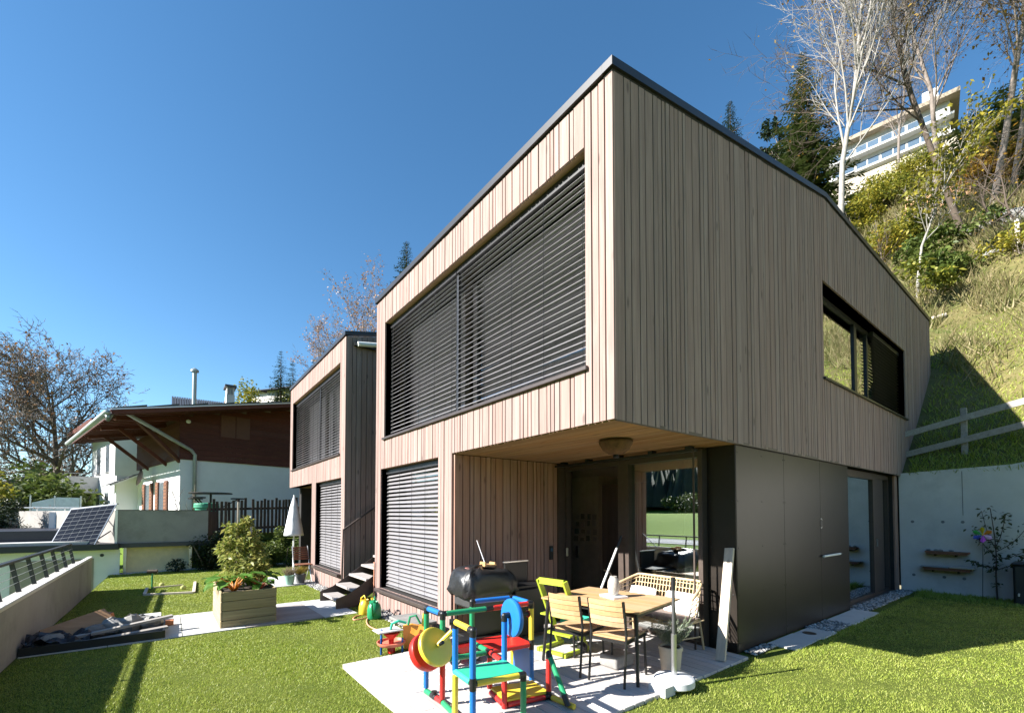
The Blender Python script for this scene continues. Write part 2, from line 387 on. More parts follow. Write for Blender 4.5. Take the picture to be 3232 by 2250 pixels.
tag(blades('grass', PL, 0.019*tuft*wild*edge, .0008*dl+.0016, M['blade'], .9), 'short green grass of the lawn', 'grass')
# dry tussocks of the hill
n = 320000
u_ = rng.uniform(0, 1, n); dd = 40*u_**1.5; yy = rng.uniform(-1, 1, n); yy = 2.0+yy*(8+dd*.55)-dd*.05
hp = np.array([(hill_foot(b)+a, b, hill_h(hill_foot(b)+a, b)-.03) for a, b in zip(dd, yy)])
ok = ~((hp[:,0] < 16.6) & (hp[:,1] > 2.5)); hp = hp[ok]; dh = np.hypot(hp[:,0], hp[:,1]); nn = len(hp)
cl = .6+.7*(np.sin(hp[:,0]*1.7+np.sin(hp[:,1]*1.3)*2)*np.sin(hp[:,1]*1.9+1) > .1)
gl = (rng.random(nn) < np.clip(1.25-(hp[:,2]-2.6)/4.5, .08, 1))
tag(blades('slope_grass', hp[gl], .13*np.ones(gl.sum()), .0016*dh[gl], M['blade'], .9), 'green grass low on the steep slope', 'grass')
hp, dh, cl = hp[~gl], dh[~gl], cl[~gl]
tag(blades('hill_grass', hp, (.17+.20*(cl > 1))*cl*np.clip(dh/20, .8, 1.8), .0021*dh, M['hill_blade'], .9), 'dry tussock grass on the steep slope', 'grass')

# ------------------------------------------------------------------ garden wall with railing
gw = thing('garden_wall', 'low concrete garden wall with slanted steel railing', 'wall', (-1.6, 8, 0))
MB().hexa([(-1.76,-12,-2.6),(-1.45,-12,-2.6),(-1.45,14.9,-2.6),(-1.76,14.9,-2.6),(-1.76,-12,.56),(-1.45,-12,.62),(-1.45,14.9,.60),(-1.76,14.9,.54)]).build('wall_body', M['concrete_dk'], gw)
MB().bbox((-1.53,-12,.602),(-1.44,14.91,.655), .008).build('coping', M['concrete'], gw)
rail_top = []
for i in range(19):
    y = 14.3-.95*i
    MB().beam((-1.70, y, .55), (-1.79, y+.02, .985), .055, .012, (0,1,0)).build('post', M['metal_dark'], gw)
MB().beam((-1.80,-12,1.0), (-1.80,14.55,.985), .07, .035).build('handrail', M['metal_dark'], gw)
for k in range(3):
    z = .70+.09*k; x = -1.712-.02*k
    MB().tube([(x,-12,z), (x,14.45,z)], .0045, 5).build('cable', M['steel'], gw)

# ------------------------------------------------------------------ boards
def boards(parent, holder, fn, a0, a1, zlo, zhi, breaks=(), holes=(), mat=None, widths=(.06,.08,.10,.13,.15), gap=.013, name='board'):
    """vertical boards of mixed widths; fn(a, depth, z) -> point; holes cut the boards"""
    cuts = sorted(set([a0, a1]+[b for b in breaks if a0 < b < a1])); cnt = 0
    for s0, s1 in zip(cuts[:-1], cuts[1:]):
        ed = [s0]
        while s1-ed[-1] > .2: ed.append(ed[-1]+random.choice(widths))
        if s1-ed[-1] > .11: ed.append((ed[-1]+s1)/2)
        ed.append(s1)
        for p, q in zip(ed[:-1], ed[1:]):
            mid = (p+q)/2; spans = [(zlo, None)]
            for h0, h1, z0, z1 in holes:
                if h0-.001 < mid < h1+.001:
                    new = []
                    for lo, hi in spans:
                        top = hi if hi is not None else 1e9
                        if z0 < top and z1 > (lo if not callable(lo) else lo(mid)):
                            if z0 > (lo if not callable(lo) else lo(mid)): new.append((lo, z0))
                            new.append((z1, hi))
                        else: new.append((lo, hi))
                    spans = new
            dep = random.uniform(.0, .007); p2, q2 = p+gap/2, q-gap/2
            for lo, hi in spans:
                L = lambda a: lo(a) if callable(lo) else lo
                Hh = (lambda a: zhi(a)) if hi is None else (lambda a: hi)
                if Hh(mid)-L(mid) < .03: continue
                m_ = MB()
                b = .002; O, I = dep, .03
                front = [fn(p2+b, O, L(p2)), fn(q2-b, O, L(q2)), fn(q2-b, O, Hh(q2)), fn(p2+b, O, Hh(p2))]
                mids = [fn(p2, O+b, L(p2)), fn(q2, O+b, L(q2)), fn(q2, O+b, Hh(q2)), fn(p2, O+b, Hh(p2))]
                back = [fn(p2, I, L(p2)), fn(q2, I, L(q2)), fn(q2, I, Hh(q2)), fn(p2, I, Hh(p2))]
                m_.add(front+mids+back, [(0,1,2,3)]+[(i, i+4, (i+1)%4+4, (i+1)%4) for i in range(4)]+[(i+4, i+8, (i+1)%4+8, (i+1)%4+4) for i in range(4)])
                m_.build(name, mat, holder); cnt += 1
    return cnt

SLAT = {}
def slat_mesh(L, w, tilt):
    """curved blind slat along y, centred"""
    key = (round(L, 3), w, tilt)
    if key in SLAT: return SLAT[key]
    prof = []
    for k in range(5):
        t = k/4-.5; a = (t*w, .009*(1-4*t*t))
        prof.append((a[0]*math.cos(tilt)-a[1]*math.sin(tilt), a[0]*math.sin(tilt)+a[1]*math.cos(tilt)))
    vs = [(x, s*L/2, z) for s in (-1, 1) for x, z in prof]+[(x, s*L/2, z-.0018) for s in (-1, 1) for x, z in prof]
    fs = [(i, i+1, i+6, i+5) for i in range(4)]+[(10+i, 15+i, 16+i, 11+i) for i in range(4)]
    fs += [(0, 5, 15, 10), (4, 14, 19, 9)]
    me = bpy.data.meshes.new('slat'); me.from_pydata(vs, [], fs); me.materials.append(M['slat']); me.update(); SLAT[key] = me; return me
def blind(parent, x, y0, y1, z0, z1, tilt, pitch=.0715, w=.078):
    b = MB().box((x-.045, y0, z1-.09), (x+.045, y1, z1)).build('blind', M['metal_dark'], parent)
    me = slat_mesh(y1-y0-.03, w, tilt); z = z1-.13; org = ORG[b]
    while z > z0+.05:
        o = bpy.data.objects.new('slat', me); COL.objects.link(o); o.parent = b
        o.location = Vector((x, (y0+y1)/2, z))-org; o.rotation_euler = (random.uniform(-.004,.004), random.uniform(-.03,.03), 0); z -= pitch
    MB().box((x-.035, y0+.01, z0+.012), (x+.035, y1-.01, z0+.032)).build('bottom_rail', M['slat'], b)
    nC = max(2, int((y1-y0)/.55)+1)
    for i in range(nC):
        yy = y0+.12+(y1-y0-.24)*i/(nC-1)
        MB().tube([(x-.042, yy, z0+.03), (x-.042, yy, z1-.05)], .0028, 4).build('cord', M['black'], b)
    for s in (y0+.004, y1-.004):
        MB().box((x-.022, s-.012, z0), (x+.022, s+.012, z1-.09)).build('guide_rail', M['metal_dark'], b)
    return b
def window_front(parent, x, y0, y1, z0, z1, splits, tilt, mid=None):
    """framed window set back behind blinds, with reveal and sill"""
    w = MB()
    fx = x+.30
    for a, b in ((y0, y0+.07), (y1-.07, y1)): w.box((fx, a, z0), (fx+.08, b, z1))
    for a, b in ((z0, z0+.08), (z1-.08, z1)): w.box((fx+.001, y0+.07, a), (fx+.079, y1-.07, b))
    for s in splits[1:-1]: w.box((fx-.002, s-.06, z0+.08), (fx+.082, s+.06, z1-.08))
    win = w.build('window', M['frame_brown'], parent)
    rv = MB()
    rv.box((x+.031, y0-.03, z0), (fx, y0, z1)); rv.box((x+.031, y1, z0), (fx, y1+.03, z1)); rv.box((x+.13, y0-.03, z1), (fx, y1+.03, z1+.03))
    MB().box((x+.031, y0-.03, z1-.001), (x+.129, y1+.03, z1+.03)).build('head_lining', M['clad_y'], win)
    rv.build('reveal', M['metal_dark'], win)
    for a, b in zip(splits[:-1], splits[1:]):
        MB().box((fx+.03, a+.055, z0+.075), (fx+.045, b-.055, z1-.075)).build('pane', M['glass'], win)
        blind(parent, x+.15, a+.01, b-.01, z0+.02, z1-.005, tilt)
    return win
INNER = simple('dim_room_plaster', (.50,.46,.41), .9)
FLOORM = wood('room_floor_boards', (.16,.10,.06), (.26,.17,.10), 'y', .1)
def roof_z(x, xf=XF): return ZT+(ZR-ZT)*min(1, (x-xf)/(XR-XF))

def timber_house(origin_y, mirror, name, label):
    """front facade on x = XF; niche at one end. mirror=False: niche at low y"""
    H = thing(name, label, 'house', (XF, origin_y, 0))
    ya, yb = (origin_y, origin_y+(YL-Y0))
    fy = (lambda y: origin_y+(y-Y0)) if not mirror else (lambda y: origin_y+(YL-y))
    def seg(a, b): return (min(fy(a), fy(b)), max(fy(a), fy(b)))
    zb = -.3
    # core walls
    c = MB(); bx = .032
    w0, w1 = seg(2.972, 8.075); l0, l1 = seg(5.958, 8.236); n0, n1 = seg(Y0, 5.548)
    Z1, Z2, Q1, Q2 = 3.12, 5.30, .30, 2.54
    def plate(y0, y1, z0, z1): c.box((XF+bx, y0, z0), (XF+.30, y1, z1))
    plate(ya+.03, w0, ZS, ZT-.005); plate(w1, yb-.03, ZS, ZT-.005); plate(w0, w1, ZS, Z1); plate(w0, w1, Z2, ZT-.005)
    lo, hi = (n1, yb-.03) if not mirror else (ya+.03, n0)
    plate(lo, l0, zb, ZS-.001); plate(l1, hi, zb, ZS-.001); plate(l0, l1, zb, Q1); plate(l0, l1, Q2, ZS-.001)
    # side wall towards low y, rear, top slab
    c.build('wall', M['backing'], H)
    return H, fy, seg, (w0, w1, Z1, Z2), (l0, l1, Q1, Q2), (n0, n1), (ya, yb)

# ------------------------------------------------------------------ near house
H, fy, seg, UW, LW, NI, (ya, yb) = timber_house(Y0, False, 'timber_house', 'near timber-clad house with black panelled storage box and terrace niche')
fr = lambda a, d, z: (XF+d, a, z)
brk = (UW[0], UW[1], LW[0], LW[1], NI[1])
boards(H, H, fr, ya, yb, lambda a: ZS if a < NI[1] else -.10, lambda a: ZT, brk, [(UW[0], UW[1], UW[2], UW[3]), (LW[0], LW[1], LW[2], LW[3])], M['clad'])
WX0, WX1, WZ0, WZ1 = 8.445, 13.71, 3.92, 5.53
sd_ = lambda a, d, z: (a, Y0+d, z)
def side_lo(a): return max(ZS-.004, hill_h(a, 2.6)-.35 if a > 13.1 else 0)
boards(H, H, sd_, XF+.012, XE, side_lo, lambda a: roof_z(a), (WX0, WX1, XR, 13.05), [(WX0, WX1, WZ0, WZ1)], M['clad'], widths=(.06,.08,.10,.13,.15))
core = MB()
for a, b, z0, z1 in ((XF+.31, WX0, ZS+.03, 0), (WX1, XE, ZS+.03, 0), (WX0, WX1, ZS+.03, WZ0)):
    za, zb_ = (roof_z(a)-.01, roof_z(b)-.01) if z1 == 0 else (z1, z1)
    if a < XR < b and z1 == 0:
        core.prism([(a, Y0+.032, z0), (b, Y0+.032, z0), (b, Y0+.032, zb_), (XR, Y0+.032, roof_z(XR)-.01), (a, Y0+.032, za)], (0, .25, 0))
    else: core.prism([(a, Y0+.032, z0), (b, Y0+.032, z0), (b, Y0+.032, zb_), (a, Y0+.032, za)], (0, .25, 0))
core.prism([(WX0, Y0+.032, WZ1), (WX1, Y0+.032, WZ1), (WX1, Y0+.032, ZR-.01), (XR, Y0+.032, ZR-.01), (WX0, Y0+.032, roof_z(WX0)-.01)], (0, .25, 0))
core.prism([(XF+.31, YL-.28, -.3), (XE, YL-.28, -.3), (XE, YL-.28, ZR-.01), (XR, YL-.28, ZR-.01), (XF+.31, YL-.28, roof_z(XF+.31)-.01)], (0, .25, 0))
core.box((XE-.25, Y0+.3, -.3), (XE-.01, YL-.3, ZR-.02))
core.build('side_wall', M['backing'], H)
# roof slab and coping
rf = MB(); q = [(XF+.05, ZT), (XR, ZR), (XE-.02, ZR)]
rf.prism([(x, Y0+.05, z) for x, z in q]+[(x, Y0+.05, z-.15) for x, z in reversed(q)], (0, YL-Y0-.1, 0))
roof = rf.build('roof', M['roof_dark'], H)
def coping(pts_y0, pts_y1, nm_='coping'):
    m = MB()
    m.beam((XF+.02, pts_y0+.101, ZT+.07), (XF+.02, pts_y1+.02, ZT+.07), .10, .085); return m
coping(Y0, YL).build('coping', M['metal_dark'], roof)
cp = MB(); e = Y0-.02
for (xa, za), (xb_, zb_) in zip(q[:-1], q[1:]):
    xa2 = XF-.03 if xa < XF+.1 else xa
    cp.prism([(xa2, e, za+.028), (xb_, e, zb_+.028), (xb_, e, zb_+.113), (xa2, e, za+.113)], (0, .12, 0))
cp.build('coping', M['metal_dark'], roof)
MB().prism([(XF, Y0+.006, ZT), (XR, Y0+.006, ZR), (XE, Y0+.006, ZR), (XE, Y0+.006, ZR+.03), (XR, Y0+.006, ZR+.03), (XF, Y0+.006, ZT+.03)], (0, .1, 0)).build('shadow_strip', M['backing'], roof)
MB().box((XF+.006, Y0+.11, ZT+.001), (XF+.1, YL, ZT+.03)).build('shadow_strip', M['backing'], roof)
# windows of the front
ysplit = onx(1448, 1100, XF+.15).y
window_front(H, XF, UW[0], UW[1], UW[2], UW[3], [UW[0], ysplit, UW[1]], R(25))
window_front(H, XF, LW[0], LW[1], LW[2], LW[3], [LW[0], LW[1]], R(38))
MB().bbox((XF-.035, UW[0]-.04, UW[2]-.045), (XF+.30, UW[1]+.04, UW[2]-.003), .005).build('window_sill', M['sill'], H)
MB().bbox((XF-.09, LW[0]-.03, LW[2]-.06), (XF+.30, LW[1]+.05, LW[2]-.003), .006).build('window_sill', M['sill'], H)
# room behind the upper window
MB().add([(XF+.5,Y0+.3,ZS+.3),(9,Y0+.3,ZS+.3),(9,YL-.3,ZS+.3),(XF+.5,YL-.3,ZS+.3)], [(0,1,2,3)]).build('upper_floor', FLOORM, H)
MB().box((7.5, Y0+.3, ZS+.3), (7.6, YL-.3, 5.75)).build('upper_room_wall', INNER, H)
MB().box((XF+.6, Y0+.3, 5.52), (7.5, YL-.3, 5.6)).build('upper_room_ceiling', INNER, H)
MB().box((XF+.33, YL-2.0, ZS+.1), (XE-.3, YL-.29, ZS+.28)).build('floor_slab', M['backing'], H)
# side window: sill, frame, panes, drawn blind
W2 = MB(); fyy = Y0+.20
for a, b in ((WX0, WX0+.06), (WX1-.06, WX1), (10.75, 10.9), (11.55, 11.63)): W2.box((a, fyy, WZ0), (b, fyy+.08, WZ1))
for a, b in ((WZ0, WZ0+.06), (WZ1-.07, WZ1)): W2.box((WX0+.06, fyy+.001, a), (WX1-.06, fyy+.079, b))
w2 = W2.build('window', M['metal_dark'], H)
MB().box((WX0-.03, Y0+.031, WZ0), (WX0, fyy, WZ1)).box((WX1, Y0+.031, WZ0), (WX1+.03, fyy, WZ1)).box((WX0-.03, Y0+.031, WZ1), (WX1+.03, fyy, WZ1+.03)).build('reveal', M['metal_dark'], w2)
MB().box((WX0+.05, fyy+.03, WZ0+.05), (10.77, fyy+.045, WZ1-.06)).build('pane', M['glass'], w2)
MB().box((10.88, fyy+.03, WZ0+.05), (11.56, fyy+.045, WZ1-.06)).build('pane', M['glass_dark'], w2)
MB().box((11.62, fyy+.03, WZ0+.05), (WX1-.05, fyy+.045, WZ1-.06)).build('pane', M['glass_dark'], w2)
MB().bbox((WX0-.05, Y0-.035, WZ0-.04), (WX1+.05, fyy+.02, WZ0-.002), .005).build('window_sill', M['metal_dark'], H)
sb = MB().box((11.66, fyy-.09, WZ1-.1), (WX1-.02, fyy-.01, WZ1-.01)).build('blind', M['metal_dark'], H)
sm = bpy.data.meshes.new('slat'); L_ = WX1-11.72
sm.from_pydata([(-L_/2,-.036,.012),(L_/2,-.036,.012),(L_/2,.036,-.012),(-L_/2,.036,-.012),(-L_/2,-.036,.009),(L_/2,-.036,.009),(L_/2,.036,-.015),(-L_/2,.036,-.015)], [], [(0,1,2,3),(7,6,5,4),(0,4,5,1),(2,6,7,3)])
sm.materials.append(M['metal_dark']); z = WZ1-.15
while z > WZ0+.05:
    o = bpy.data.objects.new('slat', sm); COL.objects.link(o); o.parent = sb; o.location = Vector(((11.66+WX1)/2, fyy-.05, z))-ORG[sb]; z -= .0715
# dark attic block behind side window
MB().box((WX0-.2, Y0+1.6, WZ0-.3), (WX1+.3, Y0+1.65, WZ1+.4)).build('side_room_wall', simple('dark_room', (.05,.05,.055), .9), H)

# terrace niche: left cheek boards, soffit planks, sliding doors
boards(H, H, lambda a, d, z: (a, NI[1]-.031+d*0+(-.0)+(.031-.031) - (0.0 if d < 0 else 0.0) + (d if d < .02 else .031), z), XF+.03, 5.22, -.05, lambda a: ZS-.02, (), (), M['niche'], widths=(.07,.09,.12,.14))
MB().box((XF+.03, NI[1]+.001, -.3), (5.6, NI[1]+.06, ZS)).build('niche_wall', M['backing'], H)
x = XF+.03
while x < 5.6:
    x2 = min(x+.135, 5.62); MB().bbox((x+.003, Y0+.02, ZS-.012+random.uniform(0,.003)), (x2-.003, NI[1]-.02, ZS+.015), .003).build('soffit_plank', M['clad_y'], H); x = x2
MB().box((XF+.31, Y0+.30, ZS+.017), (5.9, NI[1]+.3, ZS+.1)).build('soffit_backing', M['backing'], H)
MB().box((XF+.03, Y0+.005, ZS-.014), (13.0, Y0+.019, ZS+.02)).build('drip_edge', M['frame_brown'], H)
DX = 5.42
fr_ = MB()
for a, b in ((3.02, 3.08), (4.17, 4.36), (5.46, 5.56)): fr_.box((DX-.05, a, .0), (DX+.09, b, 2.52))
fr_.box((DX-.049, 3.08, 2.42), (DX+.089, 4.17, 2.521)).box((DX-.049, 4.36, 2.42), (DX+.089, 5.46, 2.521))
fr_.box((DX-.047, 3.08, .0), (DX+.087, 4.17, .07)).box((DX-.047, 4.36, .0), (DX+.087, 5.46, .07))
door = fr_.build('sliding_door', M['frame_brown'], H)
MB().box((DX+.03, 3.07, .06), (DX+.045, 4.18, 2.43)).build('pane', M['glass'], door)
MB().box((DX+.05, 4.35, .06), (DX+.065, 5.47, 2.43)).build('pane', glassm('door_glass', .06, (.8,.8,.78)), door)
MB().bbox((DX-.10, 5.40, .98), (DX-.06, 5.43, 1.12), .008).build('door_handle', M['steel'], door)
tr_ = MB().box((5.16, 3.0, 2.47), (5.24, 5.53, 2.50)).build('blind_track', M['metal_dark'], H)
for yy in (3.05, 3.6, 4.15, 4.75, 5.3): MB().box((5.15, yy, 2.50), (5.25, yy+.07, ZS-.012)).build('track_bracket', M['black'], tr_)
MB().box((5.15, 3.0, .0), (5.165, 3.02, 2.47)).build('cover_strip', M['frame_brown'], H)
MB().box((5.22, 5.50, -.05), (5.55, 5.546, ZS-.013)).build('door_reveal', M['frame_brown'], H)
# living room seen through the doors
room = MB().add([(5.52,3.0,.02),(9.5,3.0,.02),(9.5,8.3,.02),(5.52,8.3,.02)], [(0,1,2,3)]).build('room_floor', FLOORM, H)
MB().box((9.5, 3.0, 0), (9.6, 8.3, 2.5)).build('room_wall', INNER, H)
MB().box((5.6, 3.04, 2.5), (9.6, 8.2, 2.53)).build('room_ceiling', INNER, H)
MB().box((5.55, 8.15, 0), (9.5, 8.2, 2.5)).build('room_wall', INNER, H)
MB().box((5.62, 3.03, 0), (9.5, 3.06, 2.5)).build('room_wall', INNER, H)
cab = MB().box((7.3, 3.6, .02), (7.9, 6.35, 2.3)).build('kitchen_cabinet', simple('dark_cabinet', (.03,.022,.018), .5), H)
pw = MB().box((7.2, 6.36, .02), (7.9, 7.3, 2.49)).build('partition', simple('warm_plaster', (.70,.60,.48), .9), H)
for i in range(16):
    yy = 6.42+.17*(i%4)+random.uniform(-.02,.02); zz = 1.1+.16*(i//4)+random.uniform(-.02,.02)
    MB().box((7.19, yy, zz), (7.199, yy+random.uniform(.08,.14), zz+random.uniform(.08,.13))).build('photo_print', [simple('photo_%d' % i, random.choice([(.5,.45,.4),(.1,.1,.12),(.35,.3,.2),(.15,.2,.15),(.6,.55,.5)]), .5)][0], pw)
MB().box((7.185, 6.95, .72), (7.199, 7.02, .98)).build('wall_phone', M['black'], pw)
cu = MB(); pts = []
for i in range(41):
    t = i/40; pts.append((5.62+.035*math.sin(t*26), 3.09+.34*t))
for (xa, ya_), (xb_, yb_) in zip(pts[:-1], pts[1:]): cu.add([(xa,ya_,.08),(xb_,yb_,.08),(xb_,yb_,2.45),(xa,ya_,2.45)], [(0,1,2,3)])
cu.build('curtain', leafm('sheer_curtain', [(.75,.75,.72),(.78,.78,.75)], .5), H, 'auto')
MB().bbox((5.75, 3.35, .74), (6.75, 4.1, .78), .01).build('added_white_table', M['white'], H)  # table added so its sunlit white top makes the bright shape in the glass
MB().box((6.2, 3.6, .02), (6.3, 3.7, .74)).build('added_table_leg', M['white'], H)

# black panelled storage box
bxm = MB(); bxm.box((XB+.02, YB+.02, -.2), (9.58, 3.0, ZS-.013)); bxm.build('storage_box', M['backing'], H)
def scr(m, p, ax):
    m.lathe([(.009,0),(.009,.003),(.005,.005)], p, 8, ax)
pn = [(XB+.001, 6.885), (6.889, 8.255), (8.259, 9.6)]
for i, (a, b) in enumerate(pn):
    p_ = MB().bbox((a, YB, .005), (b, YB+.018, ZS-.014), .0025).build('panel', M['panel'], H)
    if i < 2:
        s_ = MB()
        for xx in ([a+.04, (a+b)/2, b-.03] if i == 0 else [a+.03]):
            for zz in (2.45, 1.85, 1.27, .7, .12): scr(s_, (xx, YB, zz), (0,-1,0))
        s_.build('screw', M['black_metal'], p_)
p_ = MB().bbox((XB-.012, YB+.004, .005), (XB+.018, 3.015, ZS-.014), .0025).build('panel', M['panel'], H)
s_ = MB()
for zz in (.12,.7,1.27,1.85,2.4):
    for yy in (YB+.05, 2.97): scr(s_, (XB-.012, yy, zz), (-1,0,0))
s_.build('screw', M['black_metal'], p_)
hd = MB().tube([(8.23, YB-.045, 1.02), (8.98, YB-.045, 1.02)], .017, 12).build('door_bar_handle', M['white'], H)
MB().tube([(8.98, YB-.045, 1.02), (9.04, YB-.045, 1.02)], .019, 12).build('handle_end_cap', M['black'], hd)
MB().tube([(8.33, YB-.045, 1.02), (8.33, YB, 1.02)], .01, 8).tube([(8.9, YB-.045, 1.02), (8.9, YB, 1.02)], .01, 8).build('handle_mount', M['black'], hd)
mb_ = MB()
a_ = [(8.262, YB-.004, 1.54+.085*math.sin(t)) if False else (8.262+.085*math.cos(t), YB-.004, 1.54+.085*math.sin(t)) for t in np.linspace(-math.pi/2, math.pi/2, 12)]
mb_.prism(a_, (0,.006,0)); mb_.build('round_pull', M['steel'], H)
MB().lathe([(.06,0),(.06,.002)], (8.285, YB-.0045, 1.54), 20, (0,-1,0)).build('pull_recess', M['black'], H)
# garden door beside the box
gd = MB()
for a, b in ((9.62, 10.0), (11.62, 11.75), (12.70, 12.78)): gd.box((a, 2.78, 0), (b, 2.88, ZS-.02))
gd.box((10.0, 2.781, 2.40), (11.62, 2.879, ZS-.021)).box((11.75, 2.781, 2.44), (12.70, 2.879, ZS-.021)).box((10.0, 2.781, 0), (11.62, 2.879, .06)).box((11.75, 2.781, 0), (12.7, 2.879, .06))
gdoor = gd.build('garden_door', M['frame_brown'], H)
MB().box((9.99, 2.82, .05), (11.63, 2.835, 2.41)).build('pane', glassm('mirror_glass', .62, (.3,.32,.33)), gdoor)
MB().box((11.74, 2.80, .05), (12.42, 2.83, 2.45)).build('door_leaf', M['frame_brown'], gdoor)
MB().box((12.42, 2.84, .05), (12.71, 2.85, 2.45)).build('pane', M['glass_dark'], gdoor)
MB().box((11.85, 2.775, 1.0), (11.88, 2.80, 1.16)).build('door_handle', M['steel'], gdoor)
MB().box((9.6, 2.70, -.05), (12.8, 2.95, .012)).build('door_threshold', M['frame_brown'], H)
for a in np.arange(12.79, 13.04, .065): MB().box((a, YB+.03, 0), (a+.06, YB+.06, ZS-.015)).build('board', M['niche'], H)
MB().box((12.78, YB+.061, -.2), (13.1, 3.2, ZS-.02)).build('corner_wall', M['backing'], H)
MB().box((9.6, 3.3, 0), (13.1, 3.35, 2.5)).build('hall_wall', M['backing'], H)
ic = MB().bbox((5.02, 5.495, .93), (5.10, 5.517, 1.16), .006).build('intercom', M['black'], H)
MB().box((5.04, 5.491, 1.07), (5.08, 5.4955, 1.12)).build('intercom_screen', simple('screen_blue', (.08,.15,.22), .2), ic)
# ------------------------------------------------------------------ far twin house
TY = 10.42
T, fy2, seg2, UW2, LW2, NI2, (ta, tb) = timber_house(TY, True, 'timber_house', 'far timber-clad house standing beyond the outdoor stairs')
boards(T, T, fr, ta, tb, lambda a: ZS if a > NI2[0] else -.3, lambda a: ZT, (UW2[0], UW2[1], LW2[0], LW2[1], NI2[0]), [(UW2[0], UW2[1], UW2[2], UW2[3]), (LW2[0], LW2[1], LW2[2], LW2[3])], M['clad'], widths=(.075,.095,.12,.145))
boards(T, T, lambda a, d, z: (a, TY+d, z), XF+.012, 6.4, -.3, lambda a: roof_z(a), (), (), M['clad'], widths=(.12,.14,.10))
tc = MB()
for yy in (TY+.032, tb-.28): tc.prism([(XF+.31, yy, -.3), (XE, yy, -.3), (XE, yy, ZR-.01), (XR, yy, ZR-.01), (XF+.31, yy, roof_z(XF+.31)-.01)], (0, .25, 0))
tc.build('side_wall', M['backing'], T)
rf = MB().prism([(x_, TY+.05, z_) for x_, z_ in q]+[(x_, TY+.05, z_-.15) for x_, z_ in reversed(q)], (0, YL-Y0-.1, 0))
troof = rf.build('roof', M['roof_dark'], T)
coping(ta, tb).build('coping', M['metal_dark'], troof)
cp = MB(); e_ = TY-.02
for (xa, za), (xb_, zb_) in zip(q[:-1], q[1:]):
    xa2 = XF-.03 if xa < XF+.1 else xa
    cp.prism([(xa2, e_, za+.028), (xb_, e_, zb_+.028), (xb_, e_, zb_+.113), (xa2, e_, za+.113)], (0, .12, 0))
cp.build('coping', M['metal_dark'], troof)
ys2 = onx(1012, 1350, XF+.15).y
window_front(T, XF, UW2[0], UW2[1], UW2[2], UW2[3], [UW2[0], ys2, UW2[1]], R(25))
window_front(T, XF, LW2[0], LW2[1], LW2[2], LW2[3], [LW2[0], LW2[1]], R(38))
MB().bbox((XF-.035, UW2[0]-.04, UW2[2]-.045), (XF+.30, UW2[1]+.04, UW2[2]-.003), .005).build('window_sill', M['sill'], T)
MB().bbox((XF-.09, LW2[0]-.05, LW2[2]-.06), (XF+.30, LW2[1]+.03, LW2[2]-.003), .006).build('window_sill', M['sill'], T)
MB().box((6.5, ta+.3, 0), (6.6, tb-.3, 5.7)).build('inner_wall', INNER, T)
MB().box((XF+.5, ta+.3, ZS+.1), (6.5, tb-.3, ZS+.3)).build('floor_slab', INNER, T)
MB().box((XF+.31, NI2[0]-.05, -.3), (5.5, NI2[0], ZS)).build('niche_wall', M['niche'], T)
MB().box((XF+.03, NI2[0]-.05, ZS), (5.6, tb-.05, ZS+.03)).build('soffit', M['clad_y'], T)
MB().box((5.5, NI2[0], -.3), (5.6, tb-.05, ZS)).build('niche_back_wall', M['glass_dark'], T)
lp = MB().tube([(3.42, TY-.11, 5.63), (3.98, TY-.11, 5.72)], .055, 12).build('wall_lamp', M['white'], T)
MB().box((3.36, TY-.09, 5.60), (4.02, TY-.0, 5.70)).build('lamp_bracket', M['black'], lp)
b0 = ony(1172, 1130, TY-.25); b1 = ony(1172, 1270, TY-.25)
wb = MB().bbox((4.55, TY-.30, b1.z), (6.1, TY+.01, b0.z), .02).build('bay_window', M['metal_dark'], T)
MB().box((4.60, TY-.306, b1.z+.12), (6.05, TY-.30, b0.z-.12)).build('pane', simple('grey_blind_cloth', (.25,.24,.25), .8), wb)

# ------------------------------------------------------------------ stairs between the houses
ST = thing('outdoor_stairs', 'timber and steel stairs climbing between the two houses', 'stairs', (2.6, 9.3, 0))
sy0, sy1 = 8.62, 9.72
zb0 = lawn_z(9)-.02
for i in range(9):
    x0 = 2.55+.26*i; z0 = zb0+.18*(i+1)
    MB().bbox((x0, sy0+.03, z0-.045), (x0+.29, sy1-.03, z0), .004).build('tread', M['path_wood'], ST)
for yy in (sy0, sy1-.012):
    MB().prism([(2.50, yy, zb0), (2.80, yy, zb0), (2.52+.26*9, yy, zb0+.18*9-.2), (2.52+.26*9, yy, zb0+.18*9+.05), (2.75, yy, zb0+.30), (2.50, yy, zb0+.22)], (0, .012, 0)).build('stringer', M['frame_brown'], ST)
rl = [(2.74, sy1+.02, zb0+.3), (2.74, sy1+.02, 1.33), (2.52+.26*9, sy1+.02, 1.33+1.55)]
rl = [(3.12, TY-.09, .14), (3.14, TY-.09, 1.33), (5.1, TY-.09, 2.72)]
MB().tube(rl, .022, 8).build('handrail', M['frame_brown'], ST)
for k in range(3): MB().tube([(3.9+.45*k, TY-.09, 1.33+.71*(.76+.45*k)-.05), (3.9+.45*k, TY, 1.33+.71*(.76+.45*k)-.12)], .012, 6).build('rail_bracket', M['frame_brown'], ST)
MB().prism([(3.1, TY-.10, -.12), (3.5, TY-.10, -.12), (5.1, TY-.10, .95), (5.1, TY-.10, 1.2), (3.1, TY-.10, .10)], (0, .03, 0)).build('wall_stringer', M['frame_brown'], ST)

